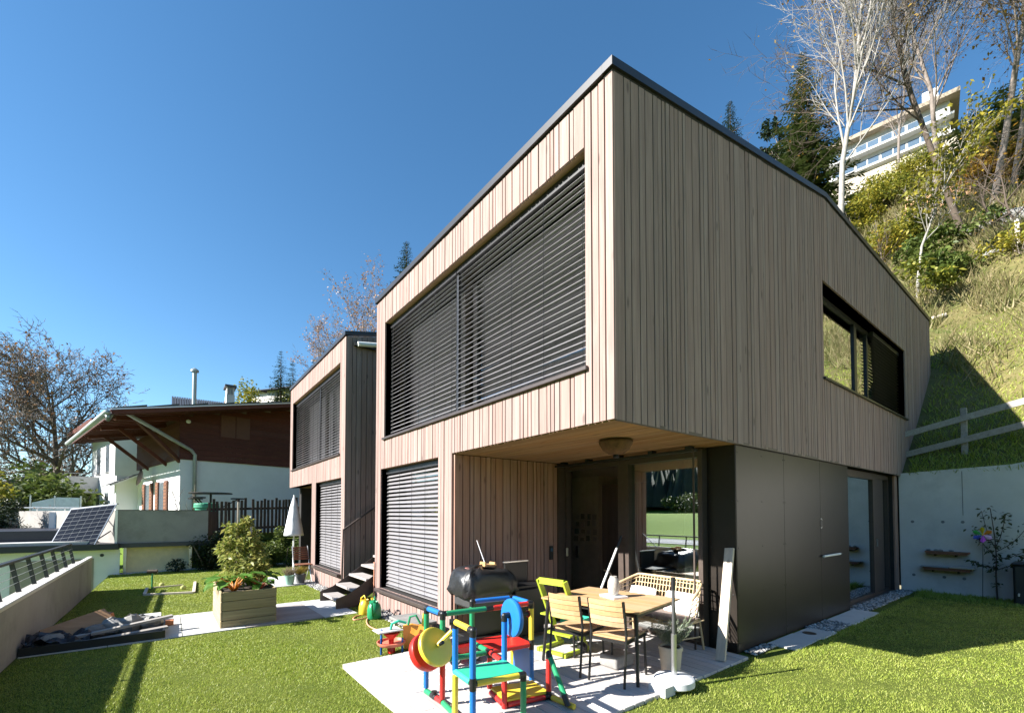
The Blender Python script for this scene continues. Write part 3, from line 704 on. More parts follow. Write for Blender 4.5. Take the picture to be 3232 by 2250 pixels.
# ------------------------------------------------------------------ terrace deck and path
DK = thing('terrace_deck', 'pale weathered timber deck under the overhang of the near house', 'deck', (3.4, 3.8, 0))
x = 1.56
while x < 5.36:
    w = .142; dz = random.uniform(0, .003); j = random.uniform(3.2, 4.6)
    for a, b in ((2.48+random.uniform(-.004,.004), j), (j+.004, 5.10+random.uniform(-.004,.004))):
        MB().bbox((x, a, -.02), (x+w-.010, b, .026+dz), .004).build('plank', M['deck'], DK)
    x += w
MB().box((1.6, 2.52, -.1), (5.36, 5.06, -.005)).build('deck_frame', M['frame_brown'], DK)
PT = MB().box((-1.44, 8.02, -.3), (2.72, 9.94, lawn_z(9.9)-.005)).build('garden_path', M['backing']); PT['kind'] = 'structure'
def slab(x0, x1, y0, y1, mat, nm_='slab', t=.045, up=.012):
    MB().hexa([(x0,y0,lawn_z(y0)-.04),(x1,y0,lawn_z(y0)-.04),(x1,y1,lawn_z(y1)-.04),(x0,y1,lawn_z(y1)-.04),(x0,y0,lawn_z(y0)+up),(x1,y0,lawn_z(y0)+up),(x1,y1,lawn_z(y1)+up),(x0,y1,lawn_z(y1)+up)]).build(nm_, mat, PT)
for x0, x1 in ((-1.43,-.62), (-.61,.19), (.20,.99)):
    slab(x0, x1, 8.06, 9.92, M['concrete_lt'])
slab(1.0, 2.70, 9.62, 9.93, M['concrete_lt'])
slab(2.15, 2.70, 8.03, 8.74, M['concrete_lt']); slab(2.15, 2.70, 8.75, 9.61, M['concrete_lt'])
y = 8.05
while y < 9.58: slab(1.0, 2.14, y, y+.137, M['path_wood'], 'plank', .05, .016); y += .142
PT2 = MB().box((2.1, 12.55, -.3), (3.0, 14.9, lawn_z(15)-.005)).build('terrace_paving', M['backing']); PT2['kind'] = 'structure'
for k in range(3):
    y0 = 12.57+.78*k
    MB().hexa([(2.1,y0,-.3),(3.0,y0,-.3),(3.0,y0+.77,-.3),(2.1,y0+.77,-.3),(2.1,y0,lawn_z(y0)+.012),(3.0,y0,lawn_z(y0)+.012),(3.0,y0+.77,lawn_z(y0+.77)+.012),(2.1,y0+.77,lawn_z(y0+.77)+.012)]).build('slab', M['concrete_lt'], PT2)
# side strip: slabs and pebbles
SP = MB().box((5.5, 2.26, -.2), (13.0, 2.64, -.02)).build('side_path', M['backing']); SP['kind'] = 'structure'
for x0, x1, y0, y1 in ((6.2, 7.0, 2.27, 2.62), (7.004, 7.55, 2.25, 2.61), (8.3, 9.62, 2.25, 2.62)):
    MB().bbox((x0, y0, -.03), (x1, y1, .014), .004).build('slab', M['concrete_lt'], SP)
dr = MB().lathe([(.085,0),(.085,.004),(.07,.005)], (7.18, 2.47, .0145), 24).build('drain_cover', M['black'], SP)
def pebbles(name, boxes, n, label):
    P = []
    for (x0, x1, y0, y1), k in boxes:
        for _ in range(int(n*k)):
            xx = random.uniform(x0, x1); yy = random.uniform(y0, y1); P.append((xx, yy, lawn_z(yy)))
    base = np.array([(1,0,0),(-1,0,0),(0,1,0),(0,-1,0),(0,0,1),(0,0,-1)], float)
    tri = np.array([(0,2,4),(2,1,4),(1,3,4),(3,0,4),(2,0,5),(1,2,5),(3,1,5),(0,3,5)])
    V = []; Tt = []
    for i, p in enumerate(P):
        s = random.uniform(.013,.032); a = random.uniform(0, 6.28); ca, sa = math.cos(a), math.sin(a)
        sc = np.array([s*random.uniform(.8,1.5), s, s*random.uniform(.5,.8)]); b = base*sc*(1+rng.uniform(-.2,.2,(6,1)))
        b = np.column_stack([b[:,0]*ca-b[:,1]*sa, b[:,0]*sa+b[:,1]*ca, b[:,2]])
        V.append(b+np.array(p)+(0,0,sc[2]*.5)); Tt.append(tri+6*i)
    o = big_mesh(name, np.concatenate(V), np.concatenate(Tt), M['pebble'], True, 'stuff'); tag(o, label, 'gravel'); return o
m_, nt_, b_, o_ = nm('pebble_stones'); ge_ = N(nt_, 'ShaderNodeNewGeometry')
nt_.links.new(ramp(nt_, ge_.outputs['Random Per Island'], [(0, (.10,.095,.09)), (.35, (.22,.21,.20)), (.7, (.36,.35,.33)), (1, (.52,.50,.48))]), b_.inputs['Base Color']); b_.inputs['Roughness'].default_value = .75; M['pebble'] = m_
pebbles('gravel', [((5.6,6.2,2.5,2.64), .12), ((7.5,8.3,2.28,2.63), .30), ((9.6,13.0,2.40,2.70), .75)], 1500, 'grey pebbles between slabs along the black box')
pebbles('gravel', [((XF-.30,XF-.01,5.3,8.5), 1.0), ((XF-.32,XF-.01,10.4,13.5), .9)], 900, 'pale pebbles along the sunny house fronts')

# ------------------------------------------------------------------ concrete retaining wall and slope fence
RW = thing('retaining_wall', 'tall grey concrete retaining wall at the foot of the slope', 'wall', (13.1, 1.2, 0))
MB().prism([(13.08, 2.66, -.3), (13.08, -12, -.3), (13.08, -12, 4.6), (13.08, -3.5, 3.6), (13.08, .95, 2.66), (13.08, 2.66, 2.60)], (.26, 0, 0)).build('wall_body', M['concrete'], RW)
for yy in (2.44, 1.95, 1.65, .3, -.6, -1.6):
    for zz in (1.52, .35): MB().lathe([(.03,0),(.03,.003),(.018,.0035)], (13.08, yy, zz), 14, (-1,0,0)).build('tie_hole', simple('tie_hole_grout', (.2,.2,.2), .9), RW)
MB().box((13.077, 1.638, 1.66), (13.081, 1.645, 2.58)).build('joint_line', M['backing'], RW)
FN = thing('rail_fence', 'grey two-rail timber fence climbing the slope above the concrete wall', 'fence', (13.7, 1.2, 2.8))
def fz(y): return 2.95+.20*(2.6-y)
for yy in (1.66, -.35, -2.4):
    MB().bbox((13.62, yy-.05, fz(yy)-.75), (13.72, yy+.05, fz(yy)+.85), .006).build('post', M['old_wood'], FN)
for dz in (.16, .63):
    a = onx(2770, 1440 if dz < .4 else 1375, 13.58); 
    MB().beam((13.58, 3.0, fz(3.0)+dz-.05), (13.58, -4.5, fz(-4.5)+dz+.16), .035, .13).build('rail', M['old_wood'], FN)
# ------------------------------------------------------------------ terrace furniture
DZ = .030
def frame2(phi, o):
    c, s = math.cos(phi), math.sin(phi); return lambda x, y, z: (o[0]+c*x-s*y, o[1]+s*x+c*y, o[2]+z)
def lbox(m, f, a, b):
    x0,y0,z0 = a; x1,y1,z1 = b
    return m.hexa([f(x0,y0,z0),f(x1,y0,z0),f(x1,y1,z0),f(x0,y1,z0),f(x0,y0,z1),f(x1,y0,z1),f(x1,y1,z1),f(x0,y1,z1)])
tb_ = thing('dining_table', 'slatted teak garden table with black steel legs', 'table', (3.99, 3.36, DZ))
f = frame2(R(10), (3.99, 3.36, DZ)); TX, TYH = .50, .60
for i in range(17):
    x0 = -TX+i*(2*TX/17); lbox(MB(), f, (x0+.0025, -TYH, .692), (x0+2*TX/17-.0025, TYH, .712)).build('slat', M['teak'], tb_)
for a, b in (((-TX+.04,-TYH+.04,.65),(TX-.04,-TYH+.065,.69)), ((-TX+.04,TYH-.065,.65),(TX-.04,TYH-.04,.69)), ((-TX+.04,-TYH+.066,.65),(-TX+.065,TYH-.066,.69)), ((TX-.065,-TYH+.066,.65),(TX-.04,TYH-.066,.69))):
    lbox(MB(), f, a, b).build('apron', M['black_metal'], tb_)
for sx in (-1, 1):
    for sy in (-1, 1): MB().tube([f(sx*(TX-.06), sy*(TYH-.06), .69), f(sx*(TX-.01), sy*(TYH-.02), 0)], [.022, .017], 10).build('leg', M['black_metal'], tb_)

def slat_chair(loc, phi, label):
    t = thing('slatted_chair', label, 'chair', loc, 0, 'teak slat chairs at the table'); f = frame2(phi, loc)
    for s in (-1, 1):
        MB().tube([f(-.26, s*.19, 0), f(-.22, s*.19, .40), f(-.21, s*.19, .50), f(-.27, s*.19, .82)], .013, 8).build('back_leg', M['black_metal'], t)
        MB().tube([f(.22, s*.185, .43), f(.25, s*.19, 0)], .013, 8).build('front_leg', M['black_metal'], t)
        lbox(MB(), f, (-.22, s*.19-.012, .405), (.23, s*.19+.012, .435)).build('seat_rail', M['black_metal'], t)
    lbox(MB(), f, (-.225, -.178, .405), (-.20, .178, .435)).build('rear_rail', M['black_metal'], t)
    for i in range(7):
        x0 = -.21+.063*i; lbox(MB(), f, (x0, -.195, .437), (x0+.058, .195, .452)).build('seat_slat', M['teak_x'], t)
    for k in range(5):
        z0 = .565+.052*k; m = MB(); xx = -.232-.05*(k/4.0)
        for j in range(6):
            ya_, yb_ = -.18+.06*j, -.18+.06*(j+1); ca, cb = -.028*(1-(ya_/.18)**2), -.028*(1-(yb_/.18)**2)
            m.hexa([f(xx+ca,ya_,z0),f(xx+ca+.013,ya_,z0),f(xx+cb+.013,yb_,z0),f(xx+cb,yb_,z0),f(xx+ca-.006,ya_,z0+.049),f(xx+ca+.007,ya_,z0+.049),f(xx+cb+.007,yb_,z0+.049),f(xx+cb-.006,yb_,z0+.049)])
        m.build('back_slat', M['teak_x'], t)
    return t
slat_chair((3.67, 2.99, DZ), R(13), 'teak slat chair tucked in at the table end nearest the lawn')
slat_chair((3.55, 3.45, DZ), R(13), 'teak slat chair with its back to the climbing frame, beside the lime chair')

# lime high chair
hc = thing('high_chair', 'lime green wooden child chair with slanted sides', 'chair', (3.95, 3.95, DZ)); f = frame2(R(8), (3.86, 3.98, DZ))
for s in (-1, 1):
    lbox(MB(), f, (-.25, s*.20-.02, 0), (.24, s*.20+.02, .045)).build('floor_runner', M['lime'], hc)
    MB().hexa([f(.12,s*.20-.014,.045),f(.21,s*.20-.014,.045),f(.21,s*.20+.014,.045),f(.12,s*.20+.014,.045),f(-.27,s*.20-.014,.86),f(-.20,s*.20-.014,.88),f(-.20,s*.20+.014,.88),f(-.27,s*.20+.014,.86)]).build('side_rail', M['lime'], hc)
lbox(MB(), f, (-.22, -.186, .44), (.12, .186, .46)).build('seat', M['lime'], hc)
lbox(MB(), f, (-.12, -.186, .20), (.22, .186, .22)).build('footrest', M['lime'], hc)
for z0, x0 in ((.815, -.235),): lbox(MB(), f, (x0-.012, -.186, z0), (x0+.012, .186, z0+.075)).build('backrest', M['lime'], hc)
lbox(MB(), f, (-.24, -.18, .004), (-.20, .18, .040)).build('cross_bar', M['lime'], hc)

# rattan bench with cushions
rb = thing('rattan_bench', 'pale rattan garden bench with open woven back behind the table', 'bench', (4.9, 3.45, DZ)); f = frame2(R(0), (4.98, 3.47, DZ))
HB = .62
def back_pt(t, k):
    """t along the bench -1..1, k height 0..1; back wraps round at the ends"""
    y_ = HB*t; wrap = max(0, abs(t)-.72)/.28
    return f(.20+.10*k-wrap**2*.42, y_*(1-.03*wrap), .38+(.44*k)*(1-.35*wrap**1.6))
m = MB(); m.tube([back_pt(t, 1) for t in np.linspace(-1, 1, 25)], .017, 8).build('top_rail', M['rattan'], rb, True)
MB().tube([back_pt(t, 0) for t in np.linspace(-1, 1, 25)], .017, 8).build('seat_rail', M['rattan'], rb, True)
MB().tube([back_pt(-1, 0), f(-.28, -HB*.8, .36), f(-.30, 0, .36), f(-.28, HB*.8, .36), back_pt(1, 0)], .016, 8).build('front_rail', M['rattan'], rb, True)
for k in (.22, .4, .58, .76, .9): MB().tube([back_pt(t, k) for t in np.linspace(-1, 1, 25)], .0065, 6).build('weave_strand', M['rattan'], rb, True)
for t in np.linspace(-1, 1, 27): MB().tube([back_pt(t, k) for k in (0, .5, 1)], .0075, 6).build('upright', M['rattan'], rb, True)
for y_ in np.linspace(-.56, .56, 15): MB().tube([f(-.29, y_, .36), f(.20, y_, .37)], .008, 6).build('seat_cane', M['rattan'], rb)
for s in (-1, 1):
    MB().tube([f(-.26, s*.45, .36), f(-.24, s*.50, 0)], .013, 8).build('leg', M['rattan'], rb)
    MB().tube([f(.20, s*.50, .38), f(.26, s*.52, 0)], .013, 8).build('leg', M['rattan'], rb)
    MB().tube([f(-.26, s*.47, .18), f(.22, s*.51, .16)], .009, 6).build('stretcher', M['rattan'], rb)
def pillow(name, f, c, sx, sy, sz, tilt, mat, label, cat='cushion', spots=None, group=None):
    m = MB(); n = 12; vs = []; 
    def pt(i, j, s):
        a, b = 2*i/n-1, 2*j/n-1; h = sz*((1-a**4)*(1-b**4))**.6*(1+.08*math.sin(3*a+5*b))
        x, y, z = s*h, a*sy*(1-.06*b*b), b*sx*(1-.06*a*a)
        return f(c[0]+x*math.cos(tilt)+z*math.sin(tilt), c[1]+y, c[2]-x*math.sin(tilt)+z*math.cos(tilt))
    for s in (1, -1):
        g = [pt(i, j, s) for j in range(n+1) for i in range(n+1)]
        m.add(g, [((j*(n+1)+i), j*(n+1)+i+1, (j+1)*(n+1)+i+1, (j+1)*(n+1)+i) for j in range(n) for i in range(n)])
    o = m.build(name, mat, None, True); return tag(o, label, cat, group)
spot, nts, bs, os_ = nm('white_dotted_cotton'); vo = N(nts, 'ShaderNodeTexVoronoi'); vo.inputs['Scale'].default_value = 34; nts.links.new(coords(nts), vo.inputs[0])
nts.links.new(mixc(nts, ramp(nts, vo.outputs['Distance'], [(.28, (1,1,1)), (.34, (0,0,0))]), (.80,.77,.76), (.62,.34,.40)), bs.inputs['Base Color']); bs.inputs['Roughness'].default_value = .9
pillow('cushion', f, (.12, .28, .53), .155, .21, .05, R(18), spot, 'white dotted cushion on the left half of the rattan bench')
pillow('cushion', f, (.12, -.30, .53), .155, .23, .05, R(18), spot, 'white dotted cushion on the right half of the rattan bench')
pillow('seat_cushion', f, (-.05, 0, .405), .24, .56, .03, R(90), simple('taupe_cloth', (.20,.155,.13), .95), 'flat taupe seat cushion on the rattan bench')
# vase on a board, white pole
tagv = thing('vase', 'grey stoneware vase standing on the teak table', 'vase', (4.05, 3.36, DZ+.735))
MB().lathe([(.035,0),(.055,.02),(.068,.09),(.064,.15),(.045,.195),(.036,.205),(.042,.215),(.036,.213)], (4.05, 3.36, DZ+.735), 24).build('body', simple('speckled_stoneware', (.42,.38,.33), .8, 0, .2, 40), tagv, True)
MB().tube([(4.05,3.36,DZ+.94),(4.0,3.38,DZ+1.0),(3.95,3.42,DZ+1.02)], [.006,.005,.003], 5).build('dry_stem', M['bark'], tagv)
o = lbox(MB(), frame2(R(-12), (4.05, 3.36, DZ+.7125)), (-.10, -.13, 0), (.10, .13, .0215)).build('serving_board', M['white']); tag(o, 'white square board under the stoneware vase', 'board')
pl_ = thing('broom_pole', 'white pole with black grip leaning against the sliding door frame', 'pole', (4.72, 4.42, DZ))
pa, pb = Vector((4.72, 4.44, DZ)), Vector((5.335, 4.27, 1.36))
MB().tube([pa, pa.lerp(pb, .87)], .017, 10).build('pole_shaft', M['white'], pl_)
MB().tube([pa.lerp(pb, .87), pb], .019, 10).build('grip', M['black'], pl_)

# parasol stand and pole
ps = thing('parasol_stand', 'thin steel parasol pole in a round white stone base at the lawn edge', 'parasol stand', (3.95, 2.50, 0))
px_, py_ = 3.93, 2.52
MB().lathe([(.17,.0),(.19,.015),(.19,.07),(.175,.085),(.06,.10),(.03,.10)], (px_, py_, .028), 32).build('base', simple('white_granite', (.66,.66,.67), .7, 0, .1, 60, .2, 80), ps, 'auto')
MB().box((px_-.30, py_-.10, .0), (px_-.14, py_+.08, .09)).build('base_block', M['concrete_lt'], ps)
MB().tube([(px_,py_,.1),(px_,py_,.52)], .026, 14).build('socket_tube', M['steel'], ps, 'auto')
MB().tube([(px_,py_,.52),(px_,py_,1.05)], .016, 12).build('pole', simple('grey_pole', (.10,.10,.10), .4, .4), ps, 'auto')
MB().tube([(px_,py_,.95),(px_,py_,1.07)], .021, 12).build('clamp', M['black'], ps, 'auto')
# lavender in a pot
lav = thing('potted_lavender', 'grey green lavender in a beige pot beside the parasol stand', 'plant', (4.18, 2.72, DZ)); lx, ly = 4.18, 2.72
MB().lathe([(.09,0),(.115,.25),(.122,.25),(.122,.285),(.10,.285),(.098,.26)], (lx, ly, DZ), 20).build('pot', simple('beige_pot', (.52,.44,.34), .8), lav, 'auto')
MB().lathe([(.10,0),(.0,.01)], (lx, ly, DZ+.262), 16).build('soil', M['soil'], lav)
def sprigs(n, c, h, spread, wid, mat, name, parent, droop=.0, tiplen=.0):
    V = []; Tt = []; k = 0
    for _ in range(n):
        a = random.uniform(0, 6.283); r = random.random()**.6; hh = h*random.uniform(.55, 1.1)
        b = Vector(c)+Vector((math.cos(a)*.06*r, math.sin(a)*.06*r, 0)); d = Vector((math.cos(a)*spread*r, math.sin(a)*spread*r, hh*(1-droop*r)))
        for s_ in range(7):
            t = .25+.75*s_/6; p = b+d*t; q_ = random.uniform(0, 6.28); L = wid*random.uniform(3.5, 6)
            dr = (Vector((math.cos(q_), math.sin(q_), 1.2))).normalized(); sd2 = dr.orthogonal().normalized()*wid/2
            V += [p-sd2, p+sd2, p+dr*L]; Tt.append((k, k+1, k+2)); k += 3
    o = big_mesh(name, np.array([tuple(v) for v in V])-np.array(ORG.get(parent, (0,0,0))), np.array(Tt), mat); o.parent = parent; return o
sprigs(210, (lx, ly, DZ+.27), .27, .17, .011, leafm('lavender_leaf', [(.16,.21,.13),(.24,.29,.19),(.32,.36,.26)], .2), 'foliage', lav)
# board leaning on the black box
lb = MB().beam((4.98, 2.605, DZ), (5.455, 2.72, 1.27), .035, .105, (0,1,0)).build('leaning_board', M['pale_board']); tag(lb, 'pale sawn board leaning against the black box', 'board')
# things under the table
o = MB().bbox((3.80,3.12,DZ),(4.10,3.36,DZ+.13),.012).build('concrete_block', M['stone']); tag(o, 'grey concrete block lying under the teak table', 'block')
tr = MB(); f = frame2(R(10), (4.42, 4.32, DZ)); lbox(tr, f, (-.18,-.13,.17),(.18,.13,.185)); 
for a, b in (((-.18,-.13,.185),(.18,-.115,.25)),((-.18,.115,.185),(.18,.13,.25)),((-.18,-.114,.185),(-.165,.114,.25)),((.165,-.114,.185),(.18,.114,.25))): lbox(tr, f, a, b)
tt = thing('sand_tray', 'green plastic tray on legs between lime chair and glass door', 'tray', (4.42, 4.32, DZ)); tr.build('tray', M['mint'], tt)
for sx in (-.15,.15):
    for sy in (-.10,.10): lbox(MB(), f, (sx-.012,sy-.012,0),(sx+.012,sy+.012,.17)).build('leg', M['lime'], tt)
o = MB().ball((3.98,3.78,DZ+.06), .06, 12, 8, (1,1,1), .1).build('toy_truck', [M['black']]); tag(o, 'small dark crumpled toy bag on the deck below the table', 'toy')

# bowl lamp under the soffit
bl = thing('bowl_lamp', 'rusty metal bowl lamp fixed under the wooden soffit', 'lamp', (4.05, 3.33, ZS-.02))
MB().lathe([(.195,.0),(.188,-.03),(.15,-.10),(.09,-.145),(.03,-.155),(.02,-.15),(.085,-.14),(.145,-.095),(.182,-.03),(.188,.0)], (4.07, 3.33, ZS-.03), 32).build('bowl', simple('rusty_steel', (.13,.07,.035), .75, .3, .5, 12, .4, 40), bl, True)
MB().lathe([(.03,-.155),(.035,-.185),(.02,-.19)], (4.07, 3.33, ZS-.03), 16).build('finial', M['black'], bl)
MB().tube([(4.07,3.33,ZS-.02),(4.07,3.33,ZS-.16)], .012, 8).build('stem', M['black'], bl)

# ------------------------------------------------------------------ barbecue under its cover
bq = thing('barbecue', 'gas barbecue under a wrinkled black cover in front of the niche wall', 'barbecue', (3.35, 4.85, DZ))
cv = MB(); n, mm = 40, 11
def cov(i, j):
    t = 2*math.pi*i/n; k = j/(mm-1)
    prof = [(.94,.0),(1.0,.06),(1.03,.18),(1.02,.32),(1.0,.46),(.97,.60),(.92,.74),(.85,.86),(.70,.95),(.40,.985),(.0,1.0)][j]
    sx = math.copysign(abs(math.cos(t))**.38, math.cos(t)); sy = math.copysign(abs(math.sin(t))**.38, math.sin(t))
    wr = 1+.035*math.sin(9*t+6*k)+.028*math.sin(17*t-9*k)+(.035*math.sin(29*t) if j < 3 else 0)+random.uniform(-.018,.018)
    return (3.24+.40*sx*prof[0]*wr, 4.82+.26*sy*prof[0]*wr, DZ+.64+.33*prof[1]+.016*math.sin(7*t+j)-.03*prof[1]*math.cos(t)+random.uniform(-.006,.006))
cv.add([cov(i, j) for j in range(mm) for i in range(n)], [(j*n+i, j*n+(i+1)%n, (j+1)*n+(i+1)%n, (j+1)*n+i) for j in range(mm-1) for i in range(n)])
cv.build('cover', simple('black_tarpaulin', (.018,.018,.019), .38, 0, .2, 8, .5, 22), bq, True)
MB().bbox((2.93,4.60,DZ+.50),(3.55,5.04,DZ+.68),.02).build('firebox', simple('grey_cast_iron', (.07,.07,.072), .45, .3), bq)
MB().bbox((3.60,4.60,DZ+.06),(4.10,5.03,DZ+.66),.01).build('cabinet', M['black'], bq)
MB().bbox((2.95,4.62,DZ+.10),(3.55,5.02,DZ+.14),.006).build('lower_shelf', M['black_metal'], bq)
MB().bbox((3.00,4.70,DZ+.14),(3.50,4.72,DZ+.49),.006).build('front_panel', M['black'], bq)
for xx, yy in ((2.96,4.63),(2.96,5.01),(3.54,4.63),(3.54,5.01)): MB().tube([(xx,yy,DZ),(xx,yy,DZ+.52)], .014, 8).build('leg', M['black_metal'], bq)
MB().bbox((3.62,4.66,DZ+.66),(4.22,5.0,DZ+.70),.006).build('side_shelf', M['black'], bq)
st = MB().box((3.72,4.99,DZ+.70),(4.12,5.02,DZ+.98)).build('wind_shield', M['black_metal'], bq)
MB().box((3.70,4.988,DZ+.98),(4.14,5.022,DZ+.995)).build('shield_trim', M['steel'], st)
MB().tube([(3.45,5.10,DZ+1.0),(3.52,5.40,DZ+1.28)], .008, 6).build('skewer', M['steel'], bq)
o = MB().bbox((3.21,4.74,DZ+.985),(3.40,4.88,DZ+1.007),.004).box((3.22,4.75,DZ+1.007),(3.24,4.87,DZ+1.042)).box((3.37,4.75,DZ+1.007),(3.39,4.87,DZ+1.032)).build('wooden_tray', M['teak']); tag(o, 'small wooden tray lying on the black barbecue cover', 'tray')
o = MB().lathe([(.06,0),(.085,.012),(.085,.016),(.05,.006)], (3.05,4.80,DZ+.965), 20).build('plate', simple('pink_plastic', (.60,.25,.22), .5)); tag(o, 'pink plate lying on the black barbecue cover', 'plate')

# ------------------------------------------------------------------ climbing frame of coloured tubes
CF = thing('climbing_frame', 'climbing frame of red, green, blue and yellow plastic tubes', 'climbing frame', (2.3, 3.3, DZ))
RT = .0245
def tb(p, q, c, a=.03, b=.03):
    p, q = Vector(p), Vector(q); d = (q-p).normalized()
    MB().tube([p+d*a, p+d*(a+.001), q-d*(b+.001), q-d*b], [RT*.96, RT, RT, RT*.96], 14).build('tube', M[c], CF, 'auto')
def kn(p, *dirs):
    m = MB(); p = Vector(p); m.ball(p, RT*1.12, 12, 8)
    for d in dirs: m.tube([p, p+Vector(d).normalized()*.048], RT*1.07, 12)
    m.build('connector', M['black'], CF, 'auto')
X_, Y_, Z_ = Vector((1,0,0)), Vector((0,1,0)), Vector((0,0,1))
G0, G1, G2 = .055, .415, .815
a1, a2 = (1.92,3.80), (1.92,3.49)
b2, c2 = (2.38,3.43), (2.84,3.38)
b1, c1 = (2.42,3.80), (2.88,3.73)
s1, s2, s3, s4 = (1.86,3.17), (1.83,2.86), (2.26,2.79), (2.31,3.11)
r1 = (2.74,3.02)
V3 = lambda p, z: Vector((p[0], p[1], z))
# left frame
tb(V3(a1,G0), V3(a1,G1), 'blue'); tb(V3(a1,G1), V3(a1,G2), 'green'); tb(V3(a2,G0), V3(a2,G1+.06), 'red'); tb(V3(a2,G1+.06), V3(a2,G2), 'green')
tb(V3(a1,G2), V3(a2,G2), 'blue'); kn(V3(a1,G1), Z_, -Z_); kn(V3(a2,G1+.06), Z_, -Z_, X_); kn(V3(a2,G2), -Z_, Y_, X_); kn(V3(a1,G2), -Z_, -Y_)
tb(V3(a1,G0), V3((1.92,3.64),G0), 'green', .0, .02); tb(V3((1.92,3.64),G0), V3(a2,G0), 'red', .02, 0); tb(V3(a2,G0), V3((1.88,3.18),G0), 'green', .02, 0)
kn(V3((1.92,3.64),G0), Y_, -Y_, Z_)
# top bars
tb(V3(a2,G2), V3(b2,G2), 'green'); tb(V3(b2,G2), V3(c2,G2), 'red'); kn(V3(b2,G2), X_, -X_); kn(V3(c2,G2), -X_, -Z_, Y_)
tb(V3(b1,G2), V3(c1,G2), 'blue'); kn(V3(b1,G2), X_, -Z_); kn(V3(c1,G2), -X_, -Y_, -Z_); tb(V3(c1,G2), V3(c2,G2), 'blue')
tb(V3(b1,G1), V3(b1,G2), 'green'); tb(V3(c1,G1), V3(c1,G2), 'green'); tb(V3(c2,G1), V3(c2,G2), 'yellow')
tb(V3(b1,G0), V3(b1,G1), 'green'); tb(V3(c1,G0), V3(c1,G1), 'yellow'); tb(V3(c2,DZ), V3(c2,G1), 'blue', 0)
for p in (b1, c1, c2): kn(V3(p,G1), Z_, -Z_)
# red platform
def panel(ps, c, t=.012, edge=None, name='panel'):
    n_ = (Vector(ps[1])-Vector(ps[0])).cross(Vector(ps[2])-Vector(ps[0])).normalized()*t
    MB().prism([Vector(p)-n_/2 for p in ps], n_).build(name, M[c], CF)
panel([V3(b2,G1+.012), V3(c2,G1+.012), V3(c1,G1+.012), V3(b1,G1+.012)], 'red')
tb(V3(b2,G1), V3(c2,G1), 'red'); tb(V3(b1,G1), V3(c1,G1), 'red'); tb(V3(b2,G1), V3(b1,G1), 'green'); tb(V3(a2,G1), V3(b2,G1), 'green')
tb(V3(b2,G0), V3(b2,G1), 'red'); kn(V3(b2,G1), X_, -X_, -Z_, Y_)
tb(V3(b2,G1), V3(s4,G1), 'red'); tb(V3(b2,G0), V3(s4,G0), 'red')
panel([V3(c2,.10)+Vector((-.01,.02,0)), V3(c1,.10), V3(c1,.37), V3(c2,.37)+Vector((-.01,.02,0))], 'blue')
# chair unit
tb(V3(s1,DZ), V3(s1,G1), 'yellow', 0); tb(V3(s1,G1), V3(s1,G2), 'blue', 0); tb(V3(s2,DZ), V3(s2,G1), 'blue', 0); tb(V3(s2,G1), V3(s2,G2), 'blue')
tb(V3(s1,G2), V3(s2,G2), 'yellow', 0); kn(V3(s2,G2), -Z_, Y_); kn(V3(s1,G2), -X_*.8+Y_*.5, -Z_); kn(V3(s2,G1), Z_, -Z_, X_)
panel([V3(s1,G1+.02), V3(s2,G1+.02), V3(s3,G1+.02), V3(s4,G1+.02)], 'mint', .016)
tb(V3(s1,G1+.006), V3(s2,G1+.006), 'mint', .0, .03); tb(V3(s2,G1), V3(s3,G1), 'yellow'); tb(V3(s1,G1-.01), V3(s4,G1-.01), 'green')
tb(V3(s3,DZ), V3(s3,G1), 'green', 0); kn(V3(s3,G1), -X_, -Z_, Y_); tb(V3(s4,DZ), V3(s4,G1), 'red', 0); tb(V3(s4,G1+.02), V3(s4,G2), 'blue', 0); kn(V3(s4,G2), -Z_, X_)
# low yellow step
panel([V3(s4,.085)+Vector((.02,-.005,0)), V3(r1,.085), V3(r1,.085)+Vector((.06,.30,0)), V3(b2,.085)], 'yellow', .02)
tb(V3(s4,G0), V3(r1,G0), 'red'); tb(V3(r1,G0), V3(r1,G1+.01), 'red', .0); kn(V3(r1,G1+.02), -Z_, Vector((0,-.3,-.5)))
tb(V3(r1,G1+.02), V3((2.72,2.74),DZ+.02), 'green', .04, .10); kn(V3((2.722,2.78),DZ+.07), Vector((0,-.5,-.8)), Vector((0,.5,.8)))
tb(V3(r1,G0), V3((2.76,2.72),G0), 'yellow', .03, 0); tb(V3((2.80,3.32),G0), V3(c2,G0), 'yellow', 0); tb(V3(r1,G0), V3((2.80,3.32),G0), 'yellow', .03, 0); kn(V3(r1,G0), -X_, -Y_, Y_, Z_)
# wheels
def wheel(c, ax, col, r=.135, t=.055):
    MB().lathe([(.02,-t/2),(r*.5,-t/2+.006),(r*.82,-t/2),(r*.97,-t/2+.008),(r,-t*.2),(r,t*.2),(r*.97,t/2-.008),(r*.82,t/2),(r*.5,t/2-.006),(.02,t/2)], c, 36, ax).build('wheel', M[col], CF, 'auto')
axw = Vector((.22,-.84,.52)).normalized()
wy = atF(1375, 2040, 3.76); wr_ = atF(1346, 2056, 3.92)
wheel(wy, axw, 'yellow', .165, .055); wheel(wr_, axw, 'red', .165, .075)
MB().tube([wr_-axw*.10, wy+axw*.10], .016, 10).build('axle', M['black'], CF); MB().tube([wy+axw*.03, wy+axw*.06+Vector((.10,-.03,.10))], .021, 10).build('axle', M['yellow'], CF)
wheel(V3(s4,.79)+Vector((.075,-.01,0)), Vector((1,-.12,0)), 'blue', .165, .055)
MB().tube([V3(s4,G2)+Vector((0,0,-.005)), V3(s4,.805)+Vector((.24,-.03,0))], .019, 12).build('axle', M['black'], CF)
